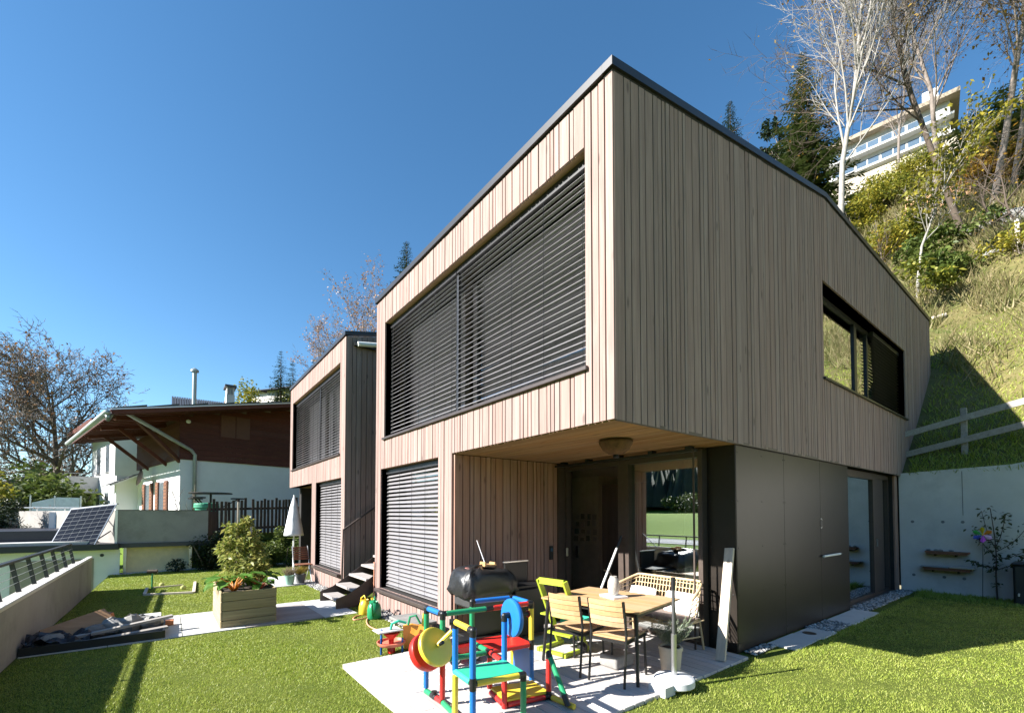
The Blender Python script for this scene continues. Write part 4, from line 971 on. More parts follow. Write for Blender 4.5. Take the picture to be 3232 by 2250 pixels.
MB().lathe([(.028,0),(.034,.004),(.028,.008)], V3(s4,.805)+Vector((.235,-.03,0)), 20, X_).build('axle_ring', M['red'], CF)

# red toy wagon behind the frame, marble track, garden bench stone
wg = thing('toy_wagon', 'small red toy wagon parked behind the climbing frame', 'toy', (2.62, 4.42, DZ))
MB().bbox((2.45,4.30,DZ+.09),(2.85,4.55,DZ+.21),.03).build('wagon_body', M['red'], wg); MB().bbox((2.5,4.33,DZ+.21),(2.8,4.52,DZ+.235),.01).build('seat', M['black'], wg)
for xx in (2.52, 2.78):
    for yy in (4.285, 4.565):
        w_ = MB().lathe([(.03,-.014),(.07,-.014),(.075,0),(.07,.014),(.03,.014)], (xx,yy,DZ+.075), 24, Y_).build('wheel', M['black'], wg, 'auto')
        MB().lathe([(.045,-.017),(.05,0),(.045,.017)], (xx,yy,DZ+.075), 20, Y_).build('rim', M['white'] if yy < 4.4 else M['red'], w_, 'auto')
mt = thing('water_track_toy', 'orange and red plastic water track toy on the lawn by the deck', 'toy', (2.3, 5.35, 0))
tx, ty, tz = 2.22, 5.34, lawn_z(5.34)
def legs(ps, h, c):
    for p in ps: MB().tube([(p[0],p[1],tz),(p[0],p[1],tz+h)], .014, 8).build('leg', M[c], mt)
legs([(tx-.12,ty+.02),(tx+.10,ty-.10)], .20, 'blue'); legs([(tx-.12,ty+.02)], .31, 'blue')
MB().lathe([(.15,.0),(.17,.02),(.175,.045),(.165,.045),(.155,.02),(.02,.012)], (tx,ty,tz+.11), 32).build('spiral_tray', simple('coral_plastic', (.72,.22,.14), .45), mt, 'auto')
MB().lathe([(.045,-.07),(.05,0),(.03,.04),(.032,.10),(.10,.17),(.105,.18),(.02,.12)], (tx,ty,tz+.08), 28).build('funnel', M['red'], mt, 'auto')
MB().bbox((tx-.20,ty-.10,tz+.285),(tx+.12,ty+.12,tz+.30),.006).build('top_tray', simple('pale_grey_plastic', (.55,.52,.50), .5), mt)
MB().tube([(tx-.02,ty-.02,tz+.30),(tx,ty-.02,tz+.37),(tx+.07,ty-.05,tz+.40),(tx+.16,ty-.08,tz+.37)], .017, 8).build('slide_arm', M['mint'], mt)
MB().prism([(tx+.16,ty-.02,tz+.04),(tx+.34,ty-.16,tz+.04),(tx+.38,ty-.16,tz+.33),(tx+.31,ty-.10,tz+.31),(tx+.24,ty-.05,tz+.33),(tx+.14,ty-.02,tz+.32)], (.04,.06,0)).build('castle_wall', M['orange'], mt)
MB().tube([(tx+.20,ty-.05,tz+.33),(tx+.22,ty-.06,tz+.43),(tx+.28,ty-.10,tz+.45),(tx+.33,ty-.13,tz+.34)], .014, 8).build('arch', M['green'], mt)
MB().tube([(tx+.36,ty-.13,tz+.33),(tx+.37,ty-.13,tz+.47)], [.018,.008], 8).build('turret', M['yellow'], mt)
for k in range(7): MB().bbox((tx-.1+.05*k,ty-.16-.02*(k%3),tz+.01),(tx-.06+.05*k,ty-.13-.02*(k%3),tz+.03),.004).build('block', M['blue'], mt)
sb_ = thing('low_stool', 'grey slab on small orange legs below the lower window', 'stool', (2.75, 6.0, 0))
MB().bbox((2.60,5.65,lawn_z(6)+.20),(3.02,6.35,lawn_z(6)+.235),.006).build('slab', M['stone'], sb_)
for xx in (2.66,2.96):
    for yy in (5.75,6.25): MB().bbox((xx-.025,yy-.025,lawn_z(6)-.01),(xx+.025,yy+.025,lawn_z(6)+.20),.004).build('leg', M['pale_board'], sb_)
# watering cans and hose
def can(name, x, y, col, label, s=1.0, rz=0):
    t = thing(name, label, 'watering can', (x, y, lawn_z(y)), 0, 'plastic watering cans by the house corner'); z = lawn_z(y); c, sn = math.cos(rz), math.sin(rz)
    P = lambda a, b, h: (x+s*(a*c-b*sn), y+s*(a*sn+b*c), z+s*h)
    MB().lathe([(.085*s,0),(.10*s,.02*s),(.10*s,.14*s),(.085*s,.20*s),(.055*s,.235*s),(.055*s,.25*s),(.045*s,.235*s)], (x,y,z), 22).build('body', M[col], t, 'auto')
    MB().tube([P(-.08,0,.06),P(-.16,0,.14),P(-.22,0,.27)], [.022*s,.017*s,.012*s], 8).build('spout', M[col], t, True)
    MB().lathe([(.014*s,0),(.032*s,.03*s),(.03*s,.034*s)], P(-.22,0,.265), 12, (P(-.25,0,.31)[0]-P(-.22,0,.265)[0], P(-.25,0,.31)[1]-P(-.22,0,.265)[1], .045)).build('rose', M[col], t)
    MB().tube([P(.09,0,.08),P(.15,0,.15),P(.13,0,.26),P(.03,0,.31),P(-.03,0,.25)], .012*s, 8).build('handle', M[col], t, True)
can('watering_can', 2.78, 7.42, 'green', 'green watering can in front of the yellow one', 1.15, R(60))
can('watering_can', 2.78, 7.86, 'yellow', 'yellow watering can at the corner beside the stairs', 1.05, R(100))
pts = [onlawn(1160,1770), onlawn(1158,1880), onlawn(1153,1935), onlawn(1120,1948), onlawn(1118,1958), onlawn(1150,1952), onlawn(1170,1938), onlawn(1158,1958), onlawn(1162,1975), onlawn(1185,1988), onlawn(1215,1995)]
pts[0] = Vector((XF-.02, 8.47, .75)); pts[1] = Vector((XF-.05, 8.44, .02))
def spline(p, k=6):
    out = []
    for i in range(len(p)-1):
        p0, p1, p2, p3 = p[max(i-1,0)], p[i], p[i+1], p[min(i+2,len(p)-1)]
        for j in range(k):
            t = j/k; out.append(.5*((2*p1)+(p2-p0)*t+(2*p0-5*p1+4*p2-p3)*t*t+(3*p1-p0-3*p2+p3)*t**3))
    return out+[p[-1]]
hs_ = [v+Vector((0,0,.014)) for v in spline(pts)]
o = MB().tube(hs_, .011, 8).build('garden_hose', simple('salmon_hose', (.62,.27,.16), .5), None, True); tag(o, 'salmon coloured garden hose curling on the grass by the stairs', 'hose')

# ------------------------------------------------------------------ right side: shelves, young tree, pinwheel, barrel
def wall_shelf(z, y0, y1, label, tray=False):
    t = thing('wall_shelf', label, 'shelf', (13.0, (y0+y1)/2, z))
    MB().bbox((12.88, y1, z-.035), (13.075, y0, z+.0), .008).build('shelf_board', simple('rusty_brown_wood', (.20,.085,.045), .8), t)
    MB().bbox((12.87, y1+.02, z-.06), (12.90, y0-.02, z-.036), .004).build('front_lip', simple('rusty_brown_wood', (.20,.085,.045), .8), t)
    for yy in (y0-.15, y1+.2): MB().box((12.95, yy-.012, z-.10), (13.078, yy+.012, z-.036)).build('bracket', M['black_metal'], t)
    return t
wall_shelf(.90, 2.22, 1.55, 'narrow brown shelf with stones, the upper one on the concrete wall')
wall_shelf(.56, 2.26, 1.52, 'brown shelf carrying a metal tray, the lower one on the concrete wall')
o = MB().bbox((12.86,1.48,.562),(13.06,1.84,.59),.005).build('metal_tray', M['steel']); tag(o, 'bright metal tray lying on the lower wall shelf', 'tray')
o = MB().bbox((12.86,1.86,.562),(13.06,2.30,.575),.004).build('metal_sheet', simple('dull_zinc', (.32,.33,.34), .5, .5)); tag(o, 'dull zinc sheet on the left of the lower wall shelf', 'sheet')
for k, yy in enumerate((2.17, 2.05, 1.98, 1.82)):
    o = MB().ball((12.97, yy, .92), .035, 9, 6, (1,1.2,.6), .15).build('stone', M['stone']); tag(o, ['leftmost dark stone on the upper wall shelf','second dark stone from the left on the upper wall shelf','third dark stone from the left on the upper wall shelf','rightmost dark stone on the upper wall shelf'][k], 'stone', 'stones on the upper wall shelf')
bb = thing('rain_barrel', 'dark square rain barrel against the concrete wall at the picture edge', 'barrel', (12.8, .62, 0))
MB().bbox((12.45,.35,-.02),(13.02,.93,.74),.03).build('barrel_body', simple('dark_green_plastic', (.018,.022,.022), .5), bb); MB().bbox((12.43,.33,.74),(13.04,.95,.78),.015).build('lid', M['black'], bb); MB().tube([(12.45,.86,.22),(12.39,.86,.22),(12.39,.86,.18)], .014, 8).build('tap', M['steel'], bb)
pwl = thing('pinwheel', 'rainbow coloured pinwheel stuck beside the young tree', 'pinwheel', (12.75, 1.36, 0))
MB().tube([(12.75,1.36,.0),(12.75,1.33,1.27)], .006, 6).build('stick', M['black'], pwl)
pc = Vector((12.72,1.33,1.28)); rc = [(.75,.25,.02),(.75,.55,.02),(.05,.40,.10),(.02,.05,.40),(.45,.04,.45),(.80,.45,.62)]
for k in range(6):
    a = 2*math.pi*k/6+.5; e1 = Vector((0,-math.cos(a),math.sin(a))); e2 = Vector((0,math.sin(a),math.cos(a)))
    MB().prism([pc, pc+e1*.10+e2*.05, pc+e1*.155+e2*.01+Vector((-.04,0,0)), pc+e1*.12-e2*.035+Vector((-.03,0,0))], (-.004,0,0)).build('blade', simple('pinwheel_foil_%d' % k, rc[k], .4), pwl)
MB().ball(pc+Vector((-.015,0,0)), .015).build('hub', M['yellow'], pwl)
# ------------------------------------------------------------------ planter with plants
PX0, PX1, PY0, PY1 = .66, 1.44, 8.22, 9.62; PZ = lawn_z(8.9)+.016; PH = .575
pt = thing('planter_box', 'raised planter box of four stacked pine planks standing on the path', 'planter', (1.05, 8.9, PZ))
for k in range(4):
    z0 = PZ-.03+k*.148; z1 = z0+.142
    MB().bbox((PX0+.028, PY0, z0), (PX1-.002, PY0+.028, z1), .007).build('plank', M['planter'], pt)
    MB().bbox((PX0+.028, PY1-.028, z0), (PX1-.002, PY1, z1), .007).build('plank', M['planter'], pt)
    MB().bbox((PX0, PY0+.001, z0), (PX0+.027, PY1-.001, z1), .007).build('plank', M['planter_y'], pt)
    MB().bbox((PX1-.027, PY0+.029, z0), (PX1-.001, PY1-.029, z1), .007).build('plank', M['planter_y'], pt)
PTOP = PZ-.03+4*.148
MB().box((PX0+.03, PY0+.03, PTOP-.08), (PX1-.03, PY1-.03, PTOP-.05)).build('soil', M['soil'], pt)
M['chard'] = leafm('chard_leaf', [(.035,.10,.012), (.06,.17,.02), (.10,.22,.03), (.14,.25,.04)], .35)
M['tomato'] = leafm('tomato_leaf', [(.10,.16,.02), (.20,.25,.04), (.30,.31,.07), (.38,.34,.10)], .35)
M['bush_leaf'] = leafm('shrub_leaf', [(.03,.055,.010), (.06,.10,.018), (.11,.15,.03), (.17,.20,.05)], .3)
def leaf_cloud(n, gen, size, mat, name, parent=None, aspect=.5, updir=.35, fold=True):
    V = np.empty((n, 4, 3)); P = np.array([gen() for _ in range(n)])
    d = rng.normal(size=(n,3)); d[:,2] = d[:,2]*.6-.15; d /= np.linalg.norm(d, axis=1)[:,None]
    u = rng.normal(size=(n,3)); u[:,2] += updir*4; s = np.cross(d, u); s /= np.linalg.norm(s, axis=1)[:,None]+1e-9
    L = (size*rng.uniform(.6, 1.4, n))[:,None]; w = L*aspect/2
    V[:,0] = P; V[:,1] = P+d*L*.5+s*w; V[:,2] = P+d*L; V[:,3] = P+d*L*.5-s*w
    V[:,2,2] -= L[:,0]*.18
    o = big_mesh(name, V.reshape(-1,3)-np.array(ORG.get(parent, (0,0,0)) if parent is not None else (0,0,0)), np.arange(n*4).reshape(-1,4), mat)
    if parent is not None: o.parent = parent; ORG[o] = ORG[parent]
    return o
# chard: big leaves on coloured stalks
def chard(x, y, label, n=11, s=1.0, stalk=(.55,.20,.02)):
    t = thing('chard_plant', label, 'plant', (x, y, PTOP-.055), 0, 'chard plants in the planter box'); sm_ = simple('chard_stalk', stalk, .5)
    for i in range(n):
        a = 2*math.pi*i/n+random.uniform(-.3,.3); rr = random.uniform(.08,.22)*s; h = random.uniform(.10,.26)*s; ca, sa = math.cos(a), math.sin(a)
        p0 = Vector((x,y,PTOP-.055)); p1 = p0+Vector((ca*rr*.5,sa*rr*.5,h*.7)); p2 = p0+Vector((ca*rr,sa*rr,h))
        st_ = MB().tube([p0,p1,p2], [.010*s,.008*s,.005*s], 6).build('stalk', sm_, t, True)
        m = MB(); L = random.uniform(.16,.26)*s; d = Vector((ca*.8,sa*.8,random.uniform(-.2,.5))).normalized(); sd3 = d.cross(Vector((0,0,1))).normalized(); nn = sd3.cross(d)
        rows = 6; g = []
        for k in range(rows+1):
            t_ = k/rows; w = .085*s*math.sin(math.pi*min(1,t_*.92+.06))**.7; c = p2+d*L*t_-Vector((0,0,.10*t_*t_*s))
            for e in (-1,-.5,0,.5,1): g.append(c+sd3*w*e+nn*(.022*s*abs(e)+.010*math.sin(9*t_+5*e)))
        m.add(g, [(k*5+j, k*5+j+1, (k+1)*5+j+1, (k+1)*5+j) for k in range(rows) for j in range(4)]); m.build('leaf', M['chard'], st_, True)
chard(.86, 8.42, 'big chard plant at the front left of the planter box', 13, 1.15)
chard(1.22, 8.45, 'small chard plant at the front right of the planter box', 9, .8, (.45,.08,.03))
chard(.80, 9.0, 'chard plant at the left side of the planter box, further back', 9, .9)
chard(1.28, 8.95, 'chard plant at the right side of the planter box, further back', 9, .95)
tm = thing('tomato_plant', 'yellowing tall tomato plants tied to stakes in the planter box', 'plant', (1.05, 9.2, PTOP))
TL = [(.92,9.25,.95,.15),(1.05,9.05,.62,.20),(1.2,9.3,.85,.16),(.88,8.95,.42,.18),(1.22,8.85,.36,.20),(1.0,9.35,.55,.22),(1.28,9.15,.58,.17),(1.02,8.75,.26,.20),(1.1,9.2,1.08,.09),(.80,9.2,.66,.14),(1.33,8.98,.30,.16),(1.16,9.1,.75,.14)]
def tg():
    x, y, h, r = random.choice(TL); v = Vector((random.gauss(0,1), random.gauss(0,1), random.gauss(0,1))).normalized()*r*random.random()**.4
    return (x+v.x, y+v.y*1.2, max(PTOP, PTOP+h+v.z*1.1-.02))
leaf_cloud(2600, tg, .085, M['tomato'], 'foliage', tm, .42)
for xx, yy, h in ((.92,9.2,.9),(1.05,9.0,.8),(1.18,9.25,1.0),(1.1,9.4,.95)): MB().tube([(xx,yy,PTOP-.06),(xx+.02,yy,PTOP+h*.5),(xx,yy+.03,PTOP+h)], [.009,.007,.004], 6).build('stem', simple('green_stem', (.12,.17,.05), .6), tm)
o = MB().beam((.99,9.30,PTOP-.06),(.99,9.30,PTOP+1.42),.03,.03,(1,0,0)).build('garden_stake', M['pale_board']); tag(o, 'tall square wooden stake rising from the planter box', 'stake')
o = MB().beam((1.14,9.1,PTOP-.06),(1.17,9.1,PTOP+.98),.028,.028,(1,0,0)).build('garden_stake', M['old_wood']); tag(o, 'short grey stake among the tomato leaves', 'stake')

# ------------------------------------------------------------------ heap of boards and stones by the wall
zp = lawn_z(8.6)+.014
def loose(name, m, mat, label, cat): return tag(m.build(name, mat), label, cat)
J = lambda a, b, z=zp: onz(a/3.703, 1880+b/3.703, z)
loose('plywood_sheet', MB().beam((-1.28,8.62,zp+.10),(-.66,8.98,zp+.26),.30,.018,(.3,-.5,.8)), wood('orange_plywood', (.30,.16,.075), (.45,.26,.13), 'x', .05), 'orange brown plywood sheet lying in the heap by the garden wall', 'board')
loose('long_board', MB().beam((-1.02,8.38,zp+.10),(.08,8.62,zp+.21),.10,.035), M['old_wood'], 'long grey board on top of the heap by the garden wall', 'board')
loose('long_board', MB().beam((-.78,8.25,zp+.06),(.02,8.38,zp+.10),.12,.03), M['old_wood'], 'shorter grey board below the long one in the heap', 'board')
bn = thing('mason_trough', 'black mortar trough full of rubble beside the path edge', 'trough', (-.75, 8.6, zp))
tro = MB(); x0,x1,y0,y1 = -1.42,-.02,8.10,9.05
for p_, q_ in (((x0,y0),(x1,y0)),((x1,y0),(x1,y1)),((x1,y1),(x0,y1)),((x0,y1),(x0,y0))): tro.beam((p_[0],p_[1],zp+.055),(q_[0],q_[1],zp+.055),.03,.11)
tro.box((x0,y0,zp),(x1,y1,zp+.012)); tro.build('trough', M['black'], bn)
for i, (xx, yy, sx, sy, sz) in enumerate([(-.62,8.85,.17,.13,.13),(-.42,8.78,.16,.14,.15),(-.28,8.92,.20,.14,.12),(-.80,8.72,.14,.12,.10),(-.16,8.72,.13,.10,.12),(-1.2,8.4,.16,.12,.10)]):
    loose('rubble_stone', MB().ball((xx,yy,zp+.012+sz*.75), 1, 9, 6, (sx,sy,sz), .14), M['stone'], ['light grey stone in the heap under the plywood edge','flat grey stone in the middle of the heap','large flat grey stone at the back of the heap','small stone beside the orange plywood','stone at the right end of the heap','dark stone at the wall end of the heap'][i], 'stone')
loose('rubble_block', MB().bbox((-.40,9.35,zp),(-.06,9.70,zp+.10),.01), M['concrete_lt'], 'pale concrete block at the lawn side of the heap', 'block')
loose('brick', MB().bbox((-.10,8.98,zp),(.10,9.09,zp+.07),.006), M['terracotta'], 'brown brick lying at the end of the long board', 'brick')
loose('brick', MB().beam((-.86,9.45,zp+.09),(-.70,9.62,zp+.17),.11,.065), M['terracotta'], 'dark brick propped up behind the heap', 'brick')
loose('bucket_lid', MB().lathe([(.13,0),(.135,.03),(.11,.045),(.0,.06)], (-1.25,9.45,zp+.02), 24), simple('olive_plastic', (.10,.11,.07), .6), 'olive round lid leaning by the garden wall', 'lid')
tarp = MB(); g = []; n = 14
for j in range(n+1):
    for i in range(n+1):
        x = -1.42+.62*i/n; y = 8.12+.55*j/n; g.append((x, y, zp+.10+.05*math.sin(7*x+3*j*.4)*math.sin(5*y+i*.5)+.03*math.sin(13*x*y)+.05*(1-i/n)))
tarp.add(g, [(j*(n+1)+i, j*(n+1)+i+1, (j+1)*(n+1)+i+1, (j+1)*(n+1)+i) for j in range(n) for i in range(n)])
loose('tarpaulin', tarp, simple('dark_blue_tarp', (.012,.013,.02), .5), 'crumpled dark tarpaulin at the wall end of the heap', 'tarpaulin')
# wooden frame and mallet on the lawn
sf = thing('sandbox_border', 'thin pale wooden frame lying on the lawn', 'frame', (.1, 13, lawn_z(13)))
cs = [onlawn(a/2.283, 1550+b/2.283) for a, b in ((1040,752),(1395,735),(1405,660),(1060,705))]
for i, j in ((0,1),(1,2),(3,0)): MB().beam(cs[i]+Vector((0,0,.025)), cs[j]+Vector((0,0,.025)), .06, .04).build('frame_bar', M['pale_board'], sf)
MB().beam(cs[3]+Vector((.1,0,.03)), cs[3].lerp(cs[2], .72)+Vector((0,-.3,.03)), .03, .03).build('frame_bar', M['pale_board'], sf)
for k, (a, b, lab) in enumerate(((1165,688,'small yellowish ball near the thin bar of the lawn frame'),(1320,708,'small yellowish ball inside the right half of the lawn frame'))):
    p = onlawn(a/2.283, 1550+b/2.283); tag(MB().ball(p+Vector((0,0,.05)), .06, 12, 8).build('ball', simple('tennis_ball', (.45,.45,.15), .9)), lab, 'ball', 'balls on the lawn')
p = onlawn(1095/2.283, 1550+705/2.283); ml = thing('mallet', 'dark croquet mallet standing in the lawn by the frame', 'mallet', p)
MB().tube([p, p+Vector((0,0,.42))], .018, 8).build('handle', M['green'], ml); MB().tube([p+Vector((-.10,.03,.44)), p+Vector((.10,-.03,.44))], .045, 10).build('head', M['bark'], ml)

# ------------------------------------------------------------------ twin terrace: parasol, folding chair, pots
UX, UY = 3.05, 14.9; UZ = lawn_z(UY)
um = thing('closed_parasol', 'closed white parasol in front of the far house niche', 'parasol', (UX, UY, UZ))
c_ = MB(); n = 16; pr = [(.02,2.42),(.10,2.1),(.17,1.7),(.235,1.30),(.245,1.22),(.20,1.215)]
c_.add([(UX+r*(1+.16*(k%2 if r > .05 else 0))*math.cos(2*math.pi*k/n), UY+r*(1+.16*(k%2 if r > .05 else 0))*math.sin(2*math.pi*k/n), UZ+z) for r, z in pr for k in range(n)], [(i*n+k, i*n+(k+1)%n, (i+1)*n+(k+1)%n, (i+1)*n+k) for i in range(len(pr)-1) for k in range(n)])
c_.build('canopy', simple('white_canvas', (.72,.72,.74), .9), um, True)
MB().tube([(UX,UY,UZ),(UX,UY,UZ+2.46)], .025, 10).build('pole', M['white'], um); MB().lathe([(.22,0),(.22,.05),(.05,.08)], (UX,UY,UZ), 20).build('base', M['black'], um)
fc = thing('folding_chair', 'brown slatted folding chair leaning at the corner of the far house', 'chair', (3.0, 13.4, lawn_z(13.4)))
cx_, cy_, cz_ = 2.98, 13.55, lawn_z(13.5)
for s in (-.2,.2):
    MB().tube([(cx_+s,cy_-.35,cz_),(cx_+s,cy_+.0,cz_+.5),(cx_+s*1,cy_+.18,cz_+.95)], .015, 6).build('side_tube', M['steel'], fc); MB().tube([(cx_+s,cy_+.3,cz_),(cx_+s,cy_-.1,cz_+.47)], .015, 6).build('leg', M['steel'], fc)
for k in range(6): MB().box((cx_-.2,cy_+.02+.03*k,cz_+.58+.06*k),(cx_+.2,cy_+.035+.03*k,cz_+.625+.06*k)).build('back_slat', wood('brown_slat', (.18,.08,.05), (.28,.13,.08), 'x', .08) if k == 0 else bpy.data.materials['brown_slat'], fc)
for k in range(5): MB().box((cx_-.2,cy_-.38+.085*k,cz_+.46),(cx_+.2,cy_-.31+.085*k,cz_+.478)).build('seat_slat', bpy.data.materials['brown_slat'], fc)
for (x, y, col, lab, fol) in ((2.52,12.75,(.30,.48,.40),'mint green flower pot with dry heather on the slabs',[(.25,.18,.14),(.38,.28,.22),(.22,.24,.12)]), (2.82,12.9,(.13,.13,.13),'grey square flower pot with yellow flowers beside the mint pot',[(.12,.16,.04),(.45,.33,.05),(.25,.2,.08)])):
    z = lawn_z(y)+.012; t = thing('flower_pot', lab, 'flower pot', (x, y, z), 0, 'flower pots by the far house')
    MB().lathe([(.10,0),(.135,.22),(.14,.24),(.125,.24),(.12,.21)], (x,y,z), 18).build('pot', simple('pot_'+lab[:4], col, .7), t, 'auto'); MB().lathe([(.12,0),(.0,.01)], (x,y,z+.205), 14).build('soil', M['soil'], t)
    sprigs(90, (x,y,z+.21), .20, .15, .014, leafm('pot_leaf_'+lab[:4], fol, .2), 'foliage', t)

# ------------------------------------------------------------------ neighbour's terrace, garage, fence
pk = thing('terrace_parapet', 'grey concrete parapet of the neighbour terrace above the yellow panel', 'wall', (0, 19.2, .7))
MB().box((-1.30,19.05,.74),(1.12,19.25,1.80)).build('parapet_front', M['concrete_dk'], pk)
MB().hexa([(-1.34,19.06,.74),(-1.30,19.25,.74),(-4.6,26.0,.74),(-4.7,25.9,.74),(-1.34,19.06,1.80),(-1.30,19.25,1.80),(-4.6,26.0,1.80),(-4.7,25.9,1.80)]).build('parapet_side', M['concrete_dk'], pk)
MB().box((-1.345,19.03,.74),(-1.28,19.05,1.81)).build('corner_strip', M['steel'], pk)
MB().box((-1.32,19.04,1.80),(1.13,19.26,1.825)).build('coping', M['roof_dark'], pk)
MB().box((-1.5,19.0,.60),(1.2,19.42,.74)).build('slab_edge', M['roof_dark'], pk)
yp = thing('yellow_panel', 'framed pale yellow panel under the neighbour parapet', 'panel', (-.25, 19.3, -.2))
MB().box((-1.06,19.32,-.3),(.60,19.34,.60)).build('sheet', simple('pale_yellow_sheet', (.80,.66,.38), .6, 0, .08), yp)
for a, b in (((-1.14,19.28,-.32),(-1.06,19.36,.60)),((.60,19.28,-.32),(.68,19.36,.60)),((-1.06,19.281,-.32),(.60,19.359,-.26))): MB().box(a, b).build('frame_bar', M['steel'], yp)
o = MB().box((-1.5,18.95,-.6),(4.4,19.42,-.22)).build('edge_kerb', M['concrete']); o['kind'] = 'structure'
bk = MB(); bk.prism([(.68,19.42,-.4),(6.5,19.42,-.4),(6.5,19.95,.95),(.68,19.95,.95)], (0,.6,0)).build('bank', M['lawn'])['kind'] = 'structure'
ga = thing('garage', 'low white garage with beige door and dark flat roof beyond the garden wall', 'garage', (-4.5, 19, -2.4))
MB().box((-12,18.9,-2.4),(-1.20,19.0,.57)).build('front_wall', M['render_white'], ga)
MB().box((-12,18.6,.58),(-1.22,24,.76)).build('roof_fascia', simple('blue_black_fascia', (.016,.017,.026), .5), ga)
MB().box((-12,18.75,.765),(-1.9,24,.85)).build('roof_gravel_strip', M['concrete_lt'], ga)
MB().box((-12,19.6,.85),(-2.5,24.5,1.17)).build('upper_fascia', bpy.data.materials['blue_black_fascia'], ga)
gdm = simple('beige_garage_door', (.36,.31,.25), .6)
gdo = MB().box((-3.55,18.87,-2.4),(-1.80,18.895,.31)).build('garage_door', gdm, ga)
for k in range(6): MB().box((-3.53,18.862,-2.2+.42*k),(-1.82,18.87,-1.80+.42*k)).build('door_rib', gdm, gdo)
MB().box((-8.5,18.87,-2.4),(-4.2,18.895,.31)).build('garage_door', gdm, ga)
MB().lathe([(.05,0),(.04,.03)], (-1.62,18.9,.40), 12, (0,-1,0)).build('wall_lamp', M['black'], ga)
# solar panel hung over the parapet corner
sp = thing('solar_panel', 'tilted dark solar panel hung on the corner of the neighbour parapet', 'solar panel', (-2, 19.3, 1.3))
A_, B_, D_ = ony(1135/3.074, 1380+640/3.074, 18.95), ony(690/3.074, 1380+690/3.074, 19.5), ony(900/3.074, 1380+1070/3.074, 18.62)
C_ = B_+(D_-A_)
nrm = (B_-A_).cross(D_-A_).normalized(); nrm = nrm if nrm.y < 0 else -nrm
MB().prism([A_,B_,C_,D_], -nrm*.035).build('frame', M['steel'], sp)
cellm = simple('solar_cell', (.007,.009,.016), .2, 0, .15, 3, spec=.3)
bl2 = lambda a, b: A_.lerp(B_, a).lerp(D_.lerp(C_, a), b)
MB().prism([bl2(.015,.02)+nrm*.002, bl2(.985,.02)+nrm*.002, bl2(.985,.98)+nrm*.002, bl2(.015,.98)+nrm*.002], nrm*.002).build('back_sheet', simple('pale_backsheet', (.12,.13,.15), .6), sp)
for r in range(10):
    for c in range(6):
        MB().prism([bl2(.02+.96*c/6+.004,.03+.094*r+.008)+nrm*.0045, bl2(.02+.96*(c+1)/6-.004,.03+.094*r+.008)+nrm*.0045, bl2(.02+.96*(c+1)/6-.004,.03+.094*(r+1))+nrm*.0045, bl2(.02+.96*c/6+.004,.03+.094*(r+1))+nrm*.0045], nrm*.001).build('cell', cellm, sp)
for t in (.12,.88): MB().tube([bl2(t,.0)-nrm*.02, bl2(t,.0)-nrm*.3+Vector((0,0,.12))], .02, 6).build('bracket', M['black'], sp); MB().tube([bl2(t,.9)-nrm*.02, bl2(t,.5)-nrm*.5], .018, 6).build('strut', M['black'], sp)
# picket fence
fe = thing('picket_fence', 'weathered dark picket fence on the bank left of the far house', 'fence', (3, 19.6, 1))
px = 1.18; dkw = wood('dark_pickets', (.045,.028,.022), (.10,.07,.055), 'z', .25)
while px < 5.2:
    if not (2.42 < px < 2.55): h = random.uniform(1.15,1.30); lean = random.uniform(-.03,.03); MB().beam((px,19.55,.95),(px+lean,19.55,.95+h+.05*(px-1.2)),.085,.028,(0,1,0)).build('picket', dkw, fe)
    px += random.uniform(.118,.142)
for z in (1.12,1.85): MB().beam((1.1,19.60,z),(5.2,19.60,z+.12),.04,.09).build('rail', dkw, fe)
MB().box((1.13,19.5,.55),(1.42,19.62,1.78)).build('end_post', dkw, fe)
o = MB().box((1.4,19.5,.62),(2.6,19.75,.78)).build('old_beam', M['old_wood']); tag(o, 'old grey beam lying under the picket fence', 'beam')
gb = ony(1488/2.283, 1000+1390/2.283, 20.2); bin_ = thing('green_barrel', 'green plastic barrel behind the parapet next to the picket fence', 'barrel', (gb.x, gb.y, .72))
MB().lathe([(.26,0),(.33,.5),(.36,1.18),(.40,1.2),(.40,1.30),(.36,1.31)], (gb.x, gb.y, .72), 24).build('barrel', simple('green_tub', (.05,.28,.16), .5), bin_, 'auto'); MB().lathe([(.40,0),(.39,.05),(.0,.08)], (gb.x, gb.y, 2.03), 24).build('lid', bpy.data.materials['green_tub'], bin_)
gt = ony(1520/2.283, 1000+1240/2.283, 22.0); tt2 = thing('metal_table', 'dark round garden table on the neighbour terrace', 'table', (gt.x, 22, .72))
MB().lathe([(.75,0),(.76,.03),(.74,.05)], (gt.x,22,2.5), 28).build('table_top', M['black_metal'], tt2); MB().tube([(gt.x,22,.72),(gt.x,22,2.5)], .04, 8).build('post', M['black_metal'], tt2)
for a in (0,2.1,4.2): MB().tube([(gt.x,22,1.0),(gt.x+.5*math.cos(a),22+.5*math.sin(a),.72)], .025, 6).build('foot', M['black_metal'], tt2); MB().lathe([(.26,0),(.26,.05)], (gt.x+.95*math.cos(a),22+.9*math.sin(a),2.3), 14).build('seat_disc', M['black_metal'], tt2); MB().tube([(gt.x+.95*math.cos(a),22+.9*math.sin(a),2.3),(gt.x+.3*math.cos(a),22+.3*math.sin(a),1.9),(gt.x,22,1.7)], .025, 6).build('seat_arm', M['black_metal'], tt2)
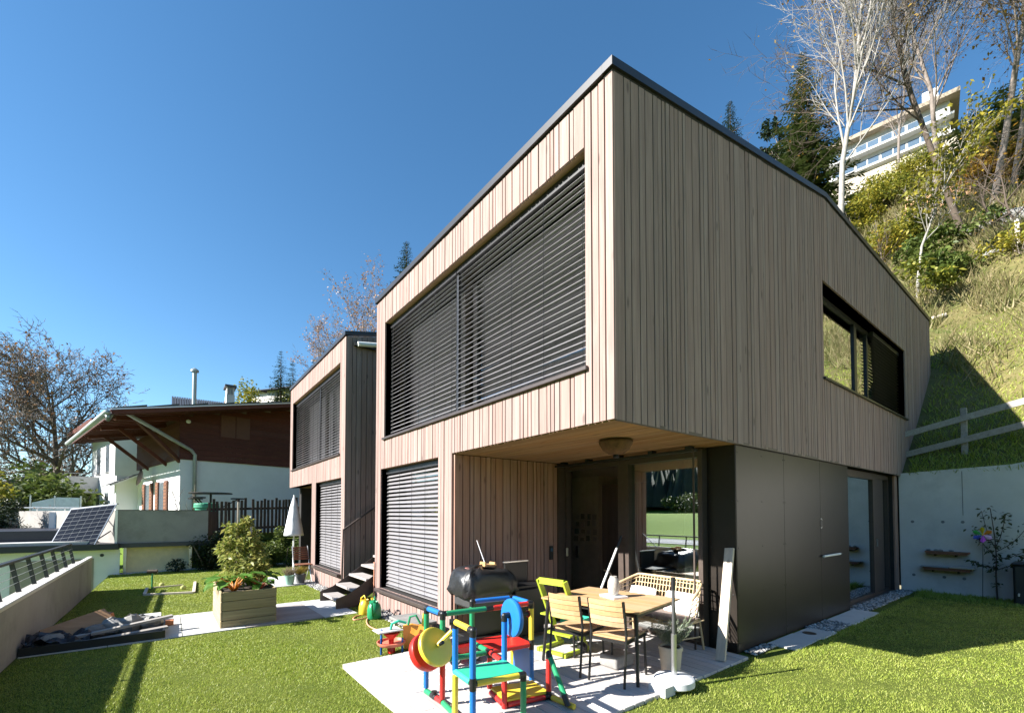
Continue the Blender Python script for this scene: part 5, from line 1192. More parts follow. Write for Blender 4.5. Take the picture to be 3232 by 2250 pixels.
# rear parapet, glass screens and railing further left
rp = thing('rear_parapet', 'grey parapet wall with white pipe railing in the left distance', 'wall', (-6, 26, .7))
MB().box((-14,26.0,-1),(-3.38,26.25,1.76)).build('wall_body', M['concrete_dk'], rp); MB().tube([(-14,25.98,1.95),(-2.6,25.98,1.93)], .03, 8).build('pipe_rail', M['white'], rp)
for x in (-5.2,-4.2,-3.4): MB().tube([(x,26.0,1.7),(x,26.0,1.95)], .02, 6).build('rail_post', M['white'], rp)
MB().box((-3.4,22.9,.9),(-3.2,26,1.76)).build('return_wall', M['render_white'], rp)
gs = thing('glass_screen', 'white frosted glass screens behind the grey parapet', 'screen', (-4, 28, 1)); frm = simple('frosted_glass', (.55,.66,.68), .35)
for a, b, z0, z1 in ((-4.7,-4.02,2.18,2.40),(-3.98,-3.2,2.42,2.42)): MB().add([(a,28,1.2),(b,28,1.2),(b,28,z1),(a,28,z0),(a,28.03,1.2),(b,28.03,1.2),(b,28.03,z1),(a,28.03,z0)], [(0,1,2,3),(7,6,5,4),(0,4,5,1),(1,5,6,2),(2,6,7,3),(3,7,4,0)]).build('screen_pane', frm, gs)
for x in (-4.74,-4.0,-3.16): MB().box((x-.02,27.98,.8),(x+.02,28.05,2.5)).build('screen_post', M['steel'], gs)

# ------------------------------------------------------------------ chalet
CA = R(12.5); cO = Vector((.37, 24.0, .72)); cf = frame2(CA, cO)
CH = thing('chalet', 'old chalet with white ground floor and dark red-brown timber upper storey', 'house', tuple(cO))
def cbx(a, b, mat, name, parent=None): return lbox(MB(), cf, a, b).build(name, mat, parent or CH)
ZW = 4.05-.72
cbx((0,0,-.5),(11,.3,ZW), M['render_white'], 'front_wall'); cbx((0,.3,-.5),(.3,8,ZW), M['render_white'], 'side_wall')
z = ZW
def crz(x): return 4.62+.225*(x+2.45)                   # roof underside above the terrace
k = 0
while z < 8.2:
    x0 = max(0.0, (z-4.62+.02)/.225-2.45) if z+.24 > crz(0) else 0.0
    z1 = z+.235
    if x0 < 10.8: cbx((x0-.04 if x0 == 0 else x0,-.05-.004*(k%2),z+.002),(11,.0,z1), M['chalet_wood'], 'board')
    if z1 < crz(0): cbx((-.05-.004*(k%2),.001,z+.002),(.0,8.05,z1), M['chalet_wood'], 'board')
    z += .24; k += 1
# roof
def roofpt(x, y, dz): return cf(x, y, crz(x)+dz)
rm = MB(); rm.hexa([roofpt(-2.45,-1.5,.05), roofpt(11,-1.5,.05), roofpt(11,9.6,.05), roofpt(-2.45,9.6,.05), roofpt(-2.45,-1.5,.20), roofpt(11,-1.5,.20), roofpt(11,9.6,.20), roofpt(-2.45,9.6,.20)])
cr = rm.build('roof', M['chalet_wood'], CH)
MB().hexa([roofpt(-2.5,-1.6,.205), roofpt(11,-1.6,.205), roofpt(11,9.7,.205), roofpt(-2.5,9.7,.205), roofpt(-2.5,-1.6,.25), roofpt(11,-1.6,.25), roofpt(11,9.7,.25), roofpt(-2.5,9.7,.25)]).build('roof_covering', M['roof_dark'], cr)
for i in range(13):
    x = -2.45+i*1.0; MB().hexa([roofpt(x,-1.62,.25), roofpt(x+.98,-1.62,.25), roofpt(x+.98,9.7,.25), roofpt(x,9.7,.25), roofpt(x,-1.62,.27), roofpt(x+.98,-1.62,.33), roofpt(x+.98,9.7,.33), roofpt(x,9.7,.27)]).build('roof_tile_row', M['roof_dark'], cr)
MB().beam(roofpt(-2.5,-1.56,.11), roofpt(11,-1.56,.11), .05, .17).build('verge_board', M['chalet_wood'], cr); MB().beam(roofpt(-2.5,-1.60,.21), roofpt(11,-1.60,.21), .05, .05).build('verge_flashing', M['steel'], cr)
galv = simple('galvanised_gutter', (.36,.40,.40), .45, .5)
MB().tube([roofpt(-2.62,-1.7,.08), roofpt(-2.62,9.7,.08)], .10, 10).build('gutter', galv, CH, True)
MB().tube([roofpt(-2.60,-1.62,.0), roofpt(-2.6,-1.6,-.18), cf(-2.3,-1.3,4.95), cf(.35,-.14,3.75), cf(.50,-.13,3.55), cf(.50,-.13,0)], .075, 10).build('downpipe', galv, CH, True)
for y in (-.9, 2.2, 5.6): MB().beam(roofpt(-2.3,y,-.04), cf(.0,y+.2 if y > 0 else .1,crz(0)-.08), .16, .18).build('rafter', M['chalet_wood'], CH); MB().beam(roofpt(-1.7,y,-.08), cf(.02,max(y,.1),ZW-.1), .14, .14).build('brace', M['chalet_wood'], CH)
for i in range(22): MB().beam(roofpt(-2.42,-1.4+.5*i,.02), roofpt(-.1,-1.4+.5*i,.02), .10, .06).build('eave_rafter', M['chalet_wood'], cr)
shw = simple('brown_shutter', (.12,.045,.022), .6)
w_ = cbx((1.45,-.075,4.45),(2.75,-.058,5.55), M['chalet_wood'], 'window')
cbx((1.50,-.085,4.5),(2.08,-.076,5.5), shw, 'shutter', w_); cbx((2.12,-.085,4.5),(2.70,-.076,5.5), shw, 'shutter', w_)
for y0 in (2.3, 5.0):
    w_ = cbx((-.03,y0,1.0),(-.005,y0+1.0,2.45), simple('dim_pane', (.10,.12,.14), .15), 'window')
    for k, yy in enumerate((y0-.55, y0+1.0)):
        s_ = cbx((-.07,yy,.95),(-.031,yy+.55,2.5), shw, 'shutter', w_)
        for r in range(9): cbx((-.085,yy+.05,1.05+.155*r),(-.071,yy+.50,1.15+.155*r), simple('shutter_slat', (.20,.08,.035), .6) if (r == 0 and y0 < 3 and k == 0) else bpy.data.materials['shutter_slat'], 'shutter_slat', s_)
cbx((-.9,7.9,-.5),(.3,8.2,3.0), M['render_white'], 'porch_wall')
an = MB(); an.hexa([cf(-1.3,6.9,2.35), cf(-.0,6.9,3.05), cf(-.0,9,3.05), cf(-1.3,9,2.35), cf(-1.3,6.9,2.43), cf(-.0,6.9,3.13), cf(-.0,9,3.13), cf(-1.3,9,2.43)]); pr_ = an.build('porch_roof', M['white'], CH)
for i in range(7):
    for j in range(7):
        x = -1.3+.185*i; y = 6.92+.3*j; zz = lambda q: 2.435+.54*(q+1.3)
        MB().hexa([cf(x,y,zz(x)), cf(x+.18,y,zz(x+.18)), cf(x+.18,y+.28,zz(x+.18)), cf(x,y+.28,zz(x)), cf(x,y,zz(x)+.06), cf(x+.18,y,zz(x+.18)+.02), cf(x+.18,y+.28,zz(x+.18)+.02), cf(x,y+.28,zz(x)+.06)]).build('tile', M['roof_dark'], pr_)
dsh = thing('satellite_dish', 'grey satellite dish on the sunny wall of the chalet', 'satellite dish', cf(-.3,3.9,2.7))
MB().lathe([(.0,.0),(.25,.03),(.42,.10),(.43,.10),(.26,.015),(.0,-.015)], cf(-.45,4.6,2.75), 24, (-.97,.12,.2)).build('dish', simple('dish_grey', (.16,.145,.14), .7), dsh, True); MB().tube([cf(0,4.6,2.6), cf(-.42,4.6,2.72)], .03, 6).build('arm', M['steel'], dsh)
fl = MB().lathe([(.05,0),(.09,.08),(.06,.12)], cf(.22,-.18,4.95), 12, (0,-1,.2)).build('floodlight', M['white'], CH)
# chimney pipe, chimney and rear roof
pf = onp(1400/2.283, 1000+560/2.283, cO+Vector((0,4,0)), Vector((0,1,0))); pft = onp(1400/2.283, 1000+390/2.283, cO+Vector((0,4,0)), Vector((0,1,0)))
fp = thing('flue_pipe', 'tall metal flue pipe rising from the chalet roof', 'flue', (pf.x, pf.y, pf.z-1)); MB().tube([(pf.x,pf.y,pf.z-1.2),(pf.x,pf.y,pft.z)], .095, 12).build('pipe', galv, fp, 'auto'); MB().lathe([(.18,0),(.18,.1),(.05,.2)], (pf.x,pf.y,pft.z-.05), 14).build('cap', galv, fp)
b0, b1 = ony(1620/2.283, 1000+560/2.283, 30), ony(1705/2.283, 1000+498/2.283, 30)
cy_ = thing('chimney', 'square slotted chimney top behind the chalet ridge', 'chimney', (b0.x, 30, b0.z-1)); w = b1.x-b0.x
MB().box((b0.x+.08,30,b0.z-1.5),(b1.x-.08,30.9,b1.z-.55)).build('shaft', M['concrete'], cy_); MB().box((b0.x,29.9,b1.z-.12),(b1.x,31,b1.z)).build('cap', M['roof_dark'], cy_)
for k in range(5): MB().box((b0.x+.1+k*(w-.3)/4,30,b1.z-.55),(b0.x+.2+k*(w-.3)/4,30.9,b1.z-.12)).build('slot_post', M['concrete'], cy_)
r0, r1, r2 = ony(1240/2.283, 1000+508/2.283, 33), ony(1640/2.283, 1000+560/2.283, 33), ony(1240/2.283, 1000+575/2.283, 33)
rr_ = thing('rear_roof', 'dark corrugated roof showing above the chalet roof', 'roof', (r0.x, 33, r0.z-3))
for k in range(22):
    xa = r0.x+(r1.x-r0.x)*k/22; xb_ = r0.x+(r1.x-r0.x)*(k+1)/22; za = r0.z+(r1.z-r0.z)*k/22
    MB().hexa([(xa,33,r2.z-.6),(xb_-.03,33,r2.z-.6),(xb_-.03,36,za),(xa,36,za),(xa,33,r2.z-.5),(xb_-.03,33,r2.z-.5),(xb_-.03,36,za+.12),(xa,36,za+.12)]).build('roof_strip', M['roof_dark'], rr_)
MB().box((r0.x,36,.7),(r1.x,36.2,r1.z)).build('gable_wall', M['chalet_wood'], rr_)
# white house behind
WH = thing('white_house', 'tall white rendered house with balcony behind the chalet', 'house', (-3, 36, .7)); f = frame2(R(14), (-2.62, 36, .72))
lbox(MB(), f, (0,0,-1),(7,.3,6.2)).build('front_wall', M['render_white'], WH); lbox(MB(), f, (0,.3,-1),(.3,7,6.2)).build('side_wall', M['render_white'], WH)
lbox(MB(), f, (-1.2,-.8,6.2),(8,8,6.5)).build('roof', M['chalet_wood'], WH)
for y0 in (1.5, 4.2):
    for z0 in (.6, 3.6):
        w_ = lbox(MB(), f, (-.03,y0,z0),(-.005,y0+.9,z0+1.7)).build('window', bpy.data.materials['dim_pane'], WH); lbox(MB(), f, (-.06,y0-.08,z0-.06),(-.031,y0+.98,z0)).build('sill', M['steel'], w_)
bc = lbox(MB(), f, (-1.5,4.4,2.35),(-.0,8,2.5)).build('balcony', M['concrete_lt'], WH)
lbox(MB(), f, (-1.5,4.4,2.5),(-1.46,8,3.4)).build('balcony_front', M['concrete_lt'], bc); lbox(MB(), f, (-1.46,4.4,2.5),(0,4.44,3.4)).build('balcony_side', M['concrete_lt'], bc)
MB().tube([f(-1.48,8,3.6), f(-1.48,4.42,3.6), f(0,4.42,3.6)], .025, 6).build('balcony_rail', M['steel'], bc)
# far houses in the left distance
for i, (u, v, F, w, d, h, rz, lab) in enumerate(((150,1600,60,9,8,6.5,20,'pale house glimpsed behind the big bare tree'), (20,1625,52,6,6,3.0,10,'low pale building at the left picture edge'))):
    p = atF(u, v, F); t = thing('distant_house', lab, 'house', (p.x, p.y, -1), 0, 'houses in the left distance'); f = frame2(R(rz), (p.x, p.y, -1))
    lbox(MB(), f, (-w/2,-d/2,0),(w/2,d/2,h)).build('wall', M['render_white'], t)
    MB().add([f(-w/2-.5,-d/2-.5,h),f(w/2+.5,-d/2-.5,h),f(w/2+.5,d/2+.5,h),f(-w/2-.5,d/2+.5,h),f(0,-d/2-.5,h+2),f(0,d/2+.5,h+2)], [(0,1,4),(2,3,5),(0,4,5,3),(1,2,5,4),(0,3,2,1)]).build('roof', M['roof_dark'], t)
    for k in range(3):
        for r in range(int(h//3)):
            w_ = lbox(MB(), f, (-w/2+.9+k*(w-2)/2.4,-d/2-.03,1.0+2.9*r),(-w/2+1.9+k*(w-2)/2.4,-d/2-.003,2.3+2.9*r)).build('window', bpy.data.materials['dim_pane'], t)
for i, (u, v, F, lab) in enumerate(((845,1235,95,'small house with dark gable roof on the far hillside, left one'), (905,1228,88,'small house with dark gable roof half hidden by the far timber house'))):
    p = atF(u, v, F); t = thing('hillside_house', lab, 'house', (p.x, p.y, p.z-5), 0, 'houses on the far hillside'); f = frame2(R(35), (p.x, p.y, p.z-5))
    lbox(MB(), f, (-2.4,-2.4,0),(2.4,2.4,4.2)).build('wall', M['concrete'], t)
    MB().add([f(-3.2,-3.2,4),f(3.2,-3.2,4),f(3.2,3.2,4),f(-3.2,3.2,4),f(0,-3.2,5.4),f(0,3.2,5.4),f(-3.2,-3.2,4.2),f(3.2,-3.2,4.2),f(3.2,3.2,4.2),f(-3.2,3.2,4.2),f(0,-3.2,5.6),f(0,3.2,5.6)], [(6,7,10),(8,9,11),(6,10,11,9),(7,8,11,10),(0,4,5,3),(1,2,5,4),(0,1,7,6),(2,3,9,8)]).build('roof', M['roof_dark'], t)
# ------------------------------------------------------------------ vegetation
def onhill(u, v, t0=14.0, t1=140.0):
    d = ray(u, v); d.normalize(); t = t0
    while t < t1:
        p = E0+d*t
        if p.x > hill_foot(p.y) and p.z < hill_h(p.x, p.y): return p
        t += .15
    return E0+d*t1
def az_at(u, r):
    d = ray(u, 1600); d.z = 0; d.normalize(); p = d*r; return p.x, p.y
def top_z(u, v, x, y):
    F = x*math.cos(YAW)+y*math.sin(YAW); return EYE+(CY+FPX*math.tan(PITCH)-v)/FPX*F
def rot_about(d, axis, a): return Quaternion(axis, a) @ d
def grow(m, p, d, L, r, lv, P, tips):
    segs = 5 if lv == 0 else (4 if lv == 1 else 3 if lv < P['depth']-1 else 2)
    pts = [p]; rad = [r]; dd = d.copy(); q_ = p.copy(); rend = r*(P.get('taper', .45))
    for i in range(segs):
        dd = (dd+Vector((random.gauss(0,1), random.gauss(0,1), random.gauss(0,1)))*P['wig']+Vector((0,0,P['up']*(1 if lv else .3)))).normalized()
        q_ = q_+dd*(L/segs); pts.append(q_.copy()); rad.append(r+(rend-r)*(i+1)/segs)
    m.tube(pts, rad, (8, 6, 4, 3, 3, 3)[min(lv, 5)], cap=False)
    if lv >= P['depth']-1:
        tips.append((pts[-1], dd)); tips.append((pts[len(pts)//2], dd)); return
    n = P['kids'][min(lv, len(P['kids'])-1)]
    for k in range(n):
        t = P['bare'][min(lv, len(P['bare'])-1)]+(1-P['bare'][min(lv, len(P['bare'])-1)])*(k+random.random()*.8)/n
        t = min(t, .999); i = min(int(t*segs), segs-1); f_ = t*segs-i; b = pts[i].lerp(pts[i+1], f_); rr = rad[i]+(rad[i+1]-rad[i])*f_
        base = (pts[i+1]-pts[i]).normalized(); ax = base.orthogonal().normalized(); ax = rot_about(ax, base, random.uniform(0, 6.283))
        cd = rot_about(base, ax, R(random.uniform(*P['ang'])))
        grow(m, b, cd, L*P['ratio'][min(lv, len(P['ratio'])-1)]*random.uniform(.7,1.15)*(1.15-.45*t if lv == 0 else 1), min(rr*.8, r*P.get('rf', (.5,.5,.5,.5,.5))[min(lv,4)]*random.uniform(.7,1.1)) if not P.get('rmin') else max(P['rmin'], min(rr*.8, r*P.get('rf', (.5,.5,.5,.5,.5))[min(lv,4)]*random.uniform(.7,1.1))), lv+1, P, tips)
def bare_tree(name, base, H, label, bark, r=None, leafm_=None, nleaf=0, lsize=.12, group=None, P=None, lean=(0,0)):
    t = thing(name, label, 'tree', base, 0, group); m = MB(); tips = []
    P = dict(dict(depth=5, wig=.10, up=.06, kids=(9,6,5,4), bare=(.35,.25,.2,.1), ang=(28,55), ratio=(.52,.55,.55,.55), taper=.3), **(P or {}))
    grow(m, Vector(base)-Vector((0,0,.3)), Vector((lean[0], lean[1], 1)).normalized(), H*.85, r or H*.016, 0, P, tips)
    m.build('trunk', bark, t, True)
    if nleaf:
        def g():
            p, d = random.choice(tips); return tuple(p+Vector((random.gauss(0,.12), random.gauss(0,.12), random.gauss(0,.12)))*(H*.05))
        leaf_cloud(nleaf, g, lsize, leafm_, 'crown', t, .6)
    return t
def spruce(base, H, rad, label, mat, group=None, whorls=None, name='spruce_tree', bare=.06, dens=1.0):
    t = thing(name, label, 'tree', base, 0, group); b = Vector(base)
    MB().tube([b-Vector((0,0,.4)), b+Vector((.02*H*random.uniform(-.3,.3),0,H*.5)), b+Vector((0,0,H))], [H*.016, H*.009, .01], 7, False).build('trunk', M['bark'], t, True)
    V = []; F_ = []; k = 0; wn_ = whorls or int(H*2.6)
    for w in range(wn_):
        h = bare+(1-bare)*(w+random.random()*.5)/wn_; R_ = rad*(1-h)**.85*random.uniform(.8,1.12)+.12; n = max(4, int((7+5*(1-h))*dens))
        for i in range(n):
            a = 2*math.pi*i/n+random.uniform(-.35,.35); L = R_*random.uniform(.7,1.12); ca, sa = math.cos(a), math.sin(a); droop = .30+.25*(1-h)
            o_ = b+Vector((0,0,h*H)); ns = max(3, int(L/.30)+2)
            for s in range(ns):
                t_ = (s+.6)/ns; c = o_+Vector((ca*L*t_, sa*L*t_, -droop*L*t_+.22*L*t_*t_))
                for e in (-1, 1):
                    fl = (.16+.26*L*(1-t_*.6))*random.uniform(.6,1.15); yaw = a+e*R(random.uniform(25,60)); dn = random.uniform(-.55,.10)
                    tip = c+Vector((math.cos(yaw)*fl, math.sin(yaw)*fl, dn*fl)); px = Vector((-math.sin(yaw), math.cos(yaw), random.uniform(-.4,.4)))*fl*.17
                    V += [c, c.lerp(tip,.45)+px, tip, c.lerp(tip,.45)-px+Vector((0,0,-.06*fl))]; F_.append((k,k+1,k+2,k+3)); k += 4
    o = big_mesh('crown', np.array([tuple(v) for v in V])-np.array(base), np.array(F_), mat); o.parent = t
    return t
def shrub(name, base, rx, ry, rz, n, size, mat, label, cat='shrub', group=None, stems=6, aspect=.5, lumps=9):
    t = thing(name, label, cat, base, 0, group); b = Vector(base)
    for i in range(stems):
        a = random.uniform(0, 6.283); k = random.uniform(.3,.8); MB().tube([b+Vector((0,0,-.1)), b+Vector((math.cos(a)*rx*k*.4, math.sin(a)*ry*k*.4, rz*.6)), b+Vector((math.cos(a)*rx*k, math.sin(a)*ry*k, rz*random.uniform(1.0,1.6)))], [.03*rz**.5,.02*rz**.5,.008], 5, False).build('stem', M['bark_grey'], t)
    cs_ = [(random.gauss(0,.42)*rx, random.gauss(0,.42)*ry, abs(random.gauss(.9,.45))*rz, random.uniform(.35,.6)) for _ in range(lumps)]
    def g():
        c = random.choice(cs_); v = Vector((random.gauss(0,1), random.gauss(0,1), random.gauss(0,1))).normalized()*random.random()**.35*c[3]
        return (b.x+c[0]+v.x*rx, b.y+c[1]+v.y*ry, max(b.z+.02, b.z+c[2]+v.z*rz))
    leaf_cloud(n, g, size, mat, 'foliage', t, aspect); return t
M['spruce'] = leafm('spruce_needles', [(.022,.042,.012), (.038,.068,.018), (.07,.10,.028), (.12,.14,.045)], .15, .6)
M['spruce_b'] = leafm('blue_spruce_needles', [(.016,.034,.018), (.03,.055,.028), (.055,.08,.04)], .12, .6)
M['yellow_leaf'] = leafm('yellow_autumn_leaf', [(.10,.12,.015), (.26,.24,.03), (.42,.33,.04), (.20,.22,.03)], .35)
M['orange_leaf'] = leafm('orange_autumn_leaf', [(.22,.10,.015), (.42,.22,.03), (.50,.33,.05), (.16,.14,.02)], .35)
M['green_leaf'] = leafm('autumn_green_leaf', [(.05,.085,.012), (.11,.15,.02), (.20,.22,.03), (.30,.27,.04)], .35)
M['brown_leaf'] = leafm('dry_brown_leaf', [(.14,.06,.025), (.26,.13,.05), (.36,.21,.09)], .3)
M['pink_leaf'] = leafm('rusty_leaf', [(.24,.12,.07), (.38,.22,.14), (.45,.32,.22)], .3)
M['dark_leaf'] = leafm('dark_hedge_leaf', [(.008,.016,.006), (.018,.032,.010), (.035,.055,.015)], .15)

# --- trees on the slope at the right
def hill_tree(u, r):
    x, y = az_at(u, r); return (x, y, hill_h(x, y)-.1)
b = hill_tree(2672, 23.5); TW = dict(depth=5, wig=.075, up=.09, kids=(24,8,6,4), bare=(.30,.15,.1,.1), ang=(22,46), ratio=(.34,.50,.5,.5), taper=.12, rf=(.33,.5,.5,.5,.5), rmin=.009)
bare_tree('pale_bare_tree', b, 21, 'tall bare tree with pale trunk rising behind the near house roof', M['bark_pale'], .15, M['pink_leaf'], 250, .12, 'bare trees on the slope', dict(TW, ratio=(.36,.5,.5,.5), bare=(.38,.15,.1,.1), ang=(16,38)), (-.02,.03))
b = hill_tree(2965, 34); bare_tree('bare_tree', b, 25, 'large bare tree with a few yellow leaves in front of the white building', M['bark_grey'], .15, M['orange_leaf'], 2600, .14, 'bare trees on the slope', dict(TW, ang=(22,48)), (.02,.02))
b = hill_tree(3150, 30); bare_tree('bare_tree', b, 23, 'bare tree with rusty leaves at the upper right corner', M['bark_grey'], .15, M['orange_leaf'], 3200, .14, 'bare trees on the slope', dict(TW, ang=(25,52)), (.0,.0))
b = hill_tree(3420, 25); bare_tree('dark_bare_tree', b, 16, 'dark crooked tree reaching in from the right picture edge', M['bark'], .13, M['orange_leaf'], 1100, .16, 'bare trees on the slope', dict(wig=.20, up=.03, kids=(16,7,5,4), ang=(40,75), bare=(.25,.2,.1,.1), ratio=(.45,.5,.5,.5), taper=.15, rf=(.4,.45,.5,.5,.5)), (-.03,.12))
b = hill_tree(3075, 27); bare_tree('bare_tree', b, 21, 'densely twigged bare tree between white building and picture edge', M['bark'], .13, M['orange_leaf'], 1500, .13, 'bare trees on the slope', dict(TW, kids=(26,9,6,4), ang=(30,62), wig=.12), (.03,.05))
b = hill_tree(3225, 34); bare_tree('bare_tree', b, 24, 'densely twigged brown tree close to the right picture edge', M['bark_grey'], .14, M['brown_leaf'], 2000, .14, 'bare trees on the slope', dict(TW, kids=(26,9,6,4), ang=(28,58), wig=.12), (.0,.05))
b = hill_tree(2860, 60); bare_tree('bare_tree', b, 17, 'thin bare tree beside the white building on the crest', M['bark_grey'], .16, None, 0, .1, 'bare trees on the slope', TW)
x, y = az_at(2560, 41); z = hill_h(x, y); spruce((x, y, z-.2), top_z(2560, 110, x, y)-z, 4.6, 'big dark spruce standing left of the pale bare tree', M['spruce'], 'spruces on the slope', None, 'spruce_tree', .04, 1.25)
x, y = az_at(2323, 50); z = hill_h(x, y); spruce((x, y, z-.2), top_z(2323, 275, x, y)-z, 4.6, 'slim spruce top just above the near house roof', M['spruce_b'], 'spruces on the slope')
x, y = az_at(2240, 52); z = hill_h(x, y); spruce((x, y, z-.2), top_z(2240, 440, x, y)-z, 3.8, 'small spruce mostly hidden by the near house roof', M['spruce_b'], 'spruces on the slope')
x, y = az_at(2420, 46); z = hill_h(x, y); zt_ = top_z(2420, 335, x, y); bare_tree('pine_tree', (x, y, z), (zt_-z)*.80, 'loose pine between the two spruces above the roof', M['bark_grey'], .2, M['spruce_b'], 7000, .22, None, dict(ang=(25,50), kids=(10,6,4,3), bare=(.55,.3,.2,.1), ratio=(.24,.5,.5,.5), depth=4))
for u, r, vt, rad, lab in ((3110,44,300,4.4,'dark spruce right of the white building'), (3210,40,210,4.6,'dark spruce near the right picture edge'), (3290,37,330,4.4,'dark spruce cut by the right picture edge')):
    x, y = az_at(u, r); z = hill_h(x, y); spruce((x, y, z-.2), top_z(u, vt, x, y)-z, rad, lab, M['spruce'], 'spruces on the slope', None, 'spruce_tree', .02, 1.2)
# white-stemmed small birch and shrubs
p = onhill(2893, 945); bare_tree('young_birch', tuple(p), 6.2, 'young birch with white stem and yellow leaves on the slope', M['bark_pale'], .06, M['yellow_leaf'], 1500, .13, None, dict(TW, kids=(12,6,4), depth=4, bare=(.4,.2,.1)), (.02,-.10))
SH = [(2700,760,1.6,1.6,1.5,3600,'yellow_leaf','yellow green bush just behind the roof edge'), (2760,690,1.9,1.8,1.6,4200,'green_leaf','large green bush behind the pale tree trunk'), (2830,640,2.0,2.0,1.6,4200,'yellow_leaf','yellow bush left of the stacked planks'),
      (2790,850,1.5,1.3,1.4,3200,'yellow_leaf','yellow leafy bush above the far end of the roof'), (2860,790,1.4,1.4,1.3,2600,'green_leaf','green bush beside the young birch'), (2725,600,2.0,2.0,1.7,3600,'green_leaf','green bush below the white building, left'),
      (2900,560,2.2,2.0,1.5,3200,'green_leaf','green bush below the white building, right'), (3080,625,2.0,1.6,1.2,2600,'orange_leaf','orange bush right of the stacked planks'), (3160,610,1.8,1.5,1.2,2400,'orange_leaf','second orange bush below the dark spruces'),
      (2985,700,1.4,1.1,.7,1700,'bush_leaf','dark low bush below the stacked planks'), (2935,830,1.2,1.0,.7,1600,'bush_leaf','dark bush right of the young birch stem'), (3010,880,1.5,1.0,.5,1600,'bush_leaf','low green scrub in the middle of the slope'),
      (2960,930,1.2,.8,.4,1300,'green_leaf','low green scrub below the birch'), (3220,800,.9,.9,.5,900,'yellow_leaf','yellow scrub at the right picture edge'), (3120,740,1.2,1.0,.45,1100,'bush_leaf','low scrub left of the grey rock'),
      (2640,650,2.2,2.2,2.0,3600,'green_leaf','green bush at the foot of the big spruce'), (2480,540,3.0,3.0,3.0,3600,'green_leaf','bush with olive leaves seen above the roof ridge')]
for u, v, rx, ry, rz, n, mt_, lab in SH:
    p = onhill(u, v); shrub('shrub', tuple(p), rx, ry, rz, n, .17 if rx > 1 else .12, M[mt_], lab, 'shrub', 'shrubs on the slope')
def dark_shrub(u, v, h, lab):
    p = onhill(u, v); bare_tree('bare_shrub', tuple(p), h, lab, M['bark'], .05, M['orange_leaf'], 120, .10, 'bare shrubs on the slope', dict(depth=4, kids=(9,5,4), bare=(.05,.2,.1), ang=(25,60), wig=.15, ratio=(.7,.55,.5)), (random.uniform(-.3,.3), .5))
dark_shrub(3180, 735, 4.0, 'bare dark shrub on the slope by the grey rock'); dark_shrub(3255, 720, 3.6, 'bare dark shrub cut by the right picture edge'); dark_shrub(2800, 900, 3.0, 'bare twiggy shrub close behind the far roof end')
for u, v, sx, lab in ((3150,722,1.1,'long grey rock on the slope'), (3215,700,.9,'grey rock at the right picture edge'), (3130,805,.32,'small pale stone in the dry grass')):
    p = onhill(u, v); tag(MB().ball(p+Vector((0,0,.1*sx)), sx, 12, 8, (.6,1,.38), .13).build('rock', M['stone'], None, True), lab, 'rock', 'rocks on the slope')
for u, v, h, lab in ((3212,765,.8,'short wooden post below the rock at the right edge'), (2970,745,.6,'thin wooden post in the middle of the slope')):
    p = onhill(u, v); tag(MB().beam(p-Vector((0,0,.3)), p+Vector((0,0,h)), .12, .12, (1,0,0)).build('wooden_post', M['pale_board']), lab, 'post')
p0 = onhill(2952, 672); pk_ = thing('plank_stack', 'stack of orange planks shored on the slope', 'plank stack', tuple(p0)); or_ = wood('orange_shuttering', (.45,.24,.12), (.62,.38,.22), 'y', .1)
for k in range(5): MB().beam(p0+Vector((.25*k,1.5,.15+.36*k)), p0+Vector((.25*k,-1.7,.15+.36*k)), .06, .30).build('plank', or_, pk_)
for yy in (-1.6,0,1.4): MB().beam(p0+Vector((-.06,yy,-.4)), p0+Vector((.9,yy,2.1)), .10, .10, (0,1,0)).build('post', or_, pk_)
p = onhill(2960, 1010, 13); tag(MB().beam(p+Vector((0,.8,.05)), p+Vector((.1,-.2,.12)), .16, .12).build('fallen_log', M['pale_board'], None, True), 'pale cut log lying above the far roof end', 'log')

# white building on the crest
wA, wB = onhill(2650, 560), None
x, y = az_at(2635, 68); zb_ = top_z(2635, 572, x, y); x2, y2 = az_at(3035, 67.5); zc = top_z(3030, 400, x2, y2)
VB = thing('hilltop_building', 'long white two-storey building with ribbon windows on the hill crest', 'building', (x, y, zb_)); a0 = Vector((x, y, 0)); a1_ = Vector((x2, y2, 0)); dv = (a1_-a0); LB = dv.length; dv.normalize(); nv = Vector((dv.y, -dv.x, 0)); nv = nv if nv.dot(-a0) > 0 else -nv
def bp(s, o_, z): q_ = a0+dv*s+nv*o_; return (q_.x, q_.y, z)
def bbx(s0, s1, o0, o1, z0, z1, mat, name, par=None): return MB().hexa([bp(s0,o1,z0),bp(s1,o1,z0),bp(s1,o0,z0),bp(s0,o0,z0),bp(s0,o1,z1),bp(s1,o1,z1),bp(s1,o0,z1),bp(s0,o0,z1)]).build(name, mat, par or VB)
Hb = top_z(2660, 395, x, y)-zb_; HB2 = 4.2; zq = zb_
bbx(0,LB,-9,0,zq-6,zq+HB2,M['concrete_lt'],'wall')
bbx(-.8,LB+.8,-9,.9,zq+HB2,zq+HB2+.45,simple('roof_timber', (.30,.24,.17), .7),'roof')
for fl_ in range(2):
    z0 = zq+.45+2.0*fl_
    bbx(-.3,LB+.3,0,.9,z0-.45,z0-.2,M['concrete_lt'],'balcony_slab')
    k = 0; s = .5
    while s+2.2 < LB:
        w_ = bbx(s,s+2.1,.005,.04,z0,z0+1.05,simple('building_pane', (.08,.12,.17), .1) if (k == 0 and fl_ == 0) else bpy.data.materials['building_pane'],'window')
        bbx(s+1.0,s+1.1,.041,.07,z0,z0+1.05,M['white'],'mullion',w_); s += 2.35; k += 1
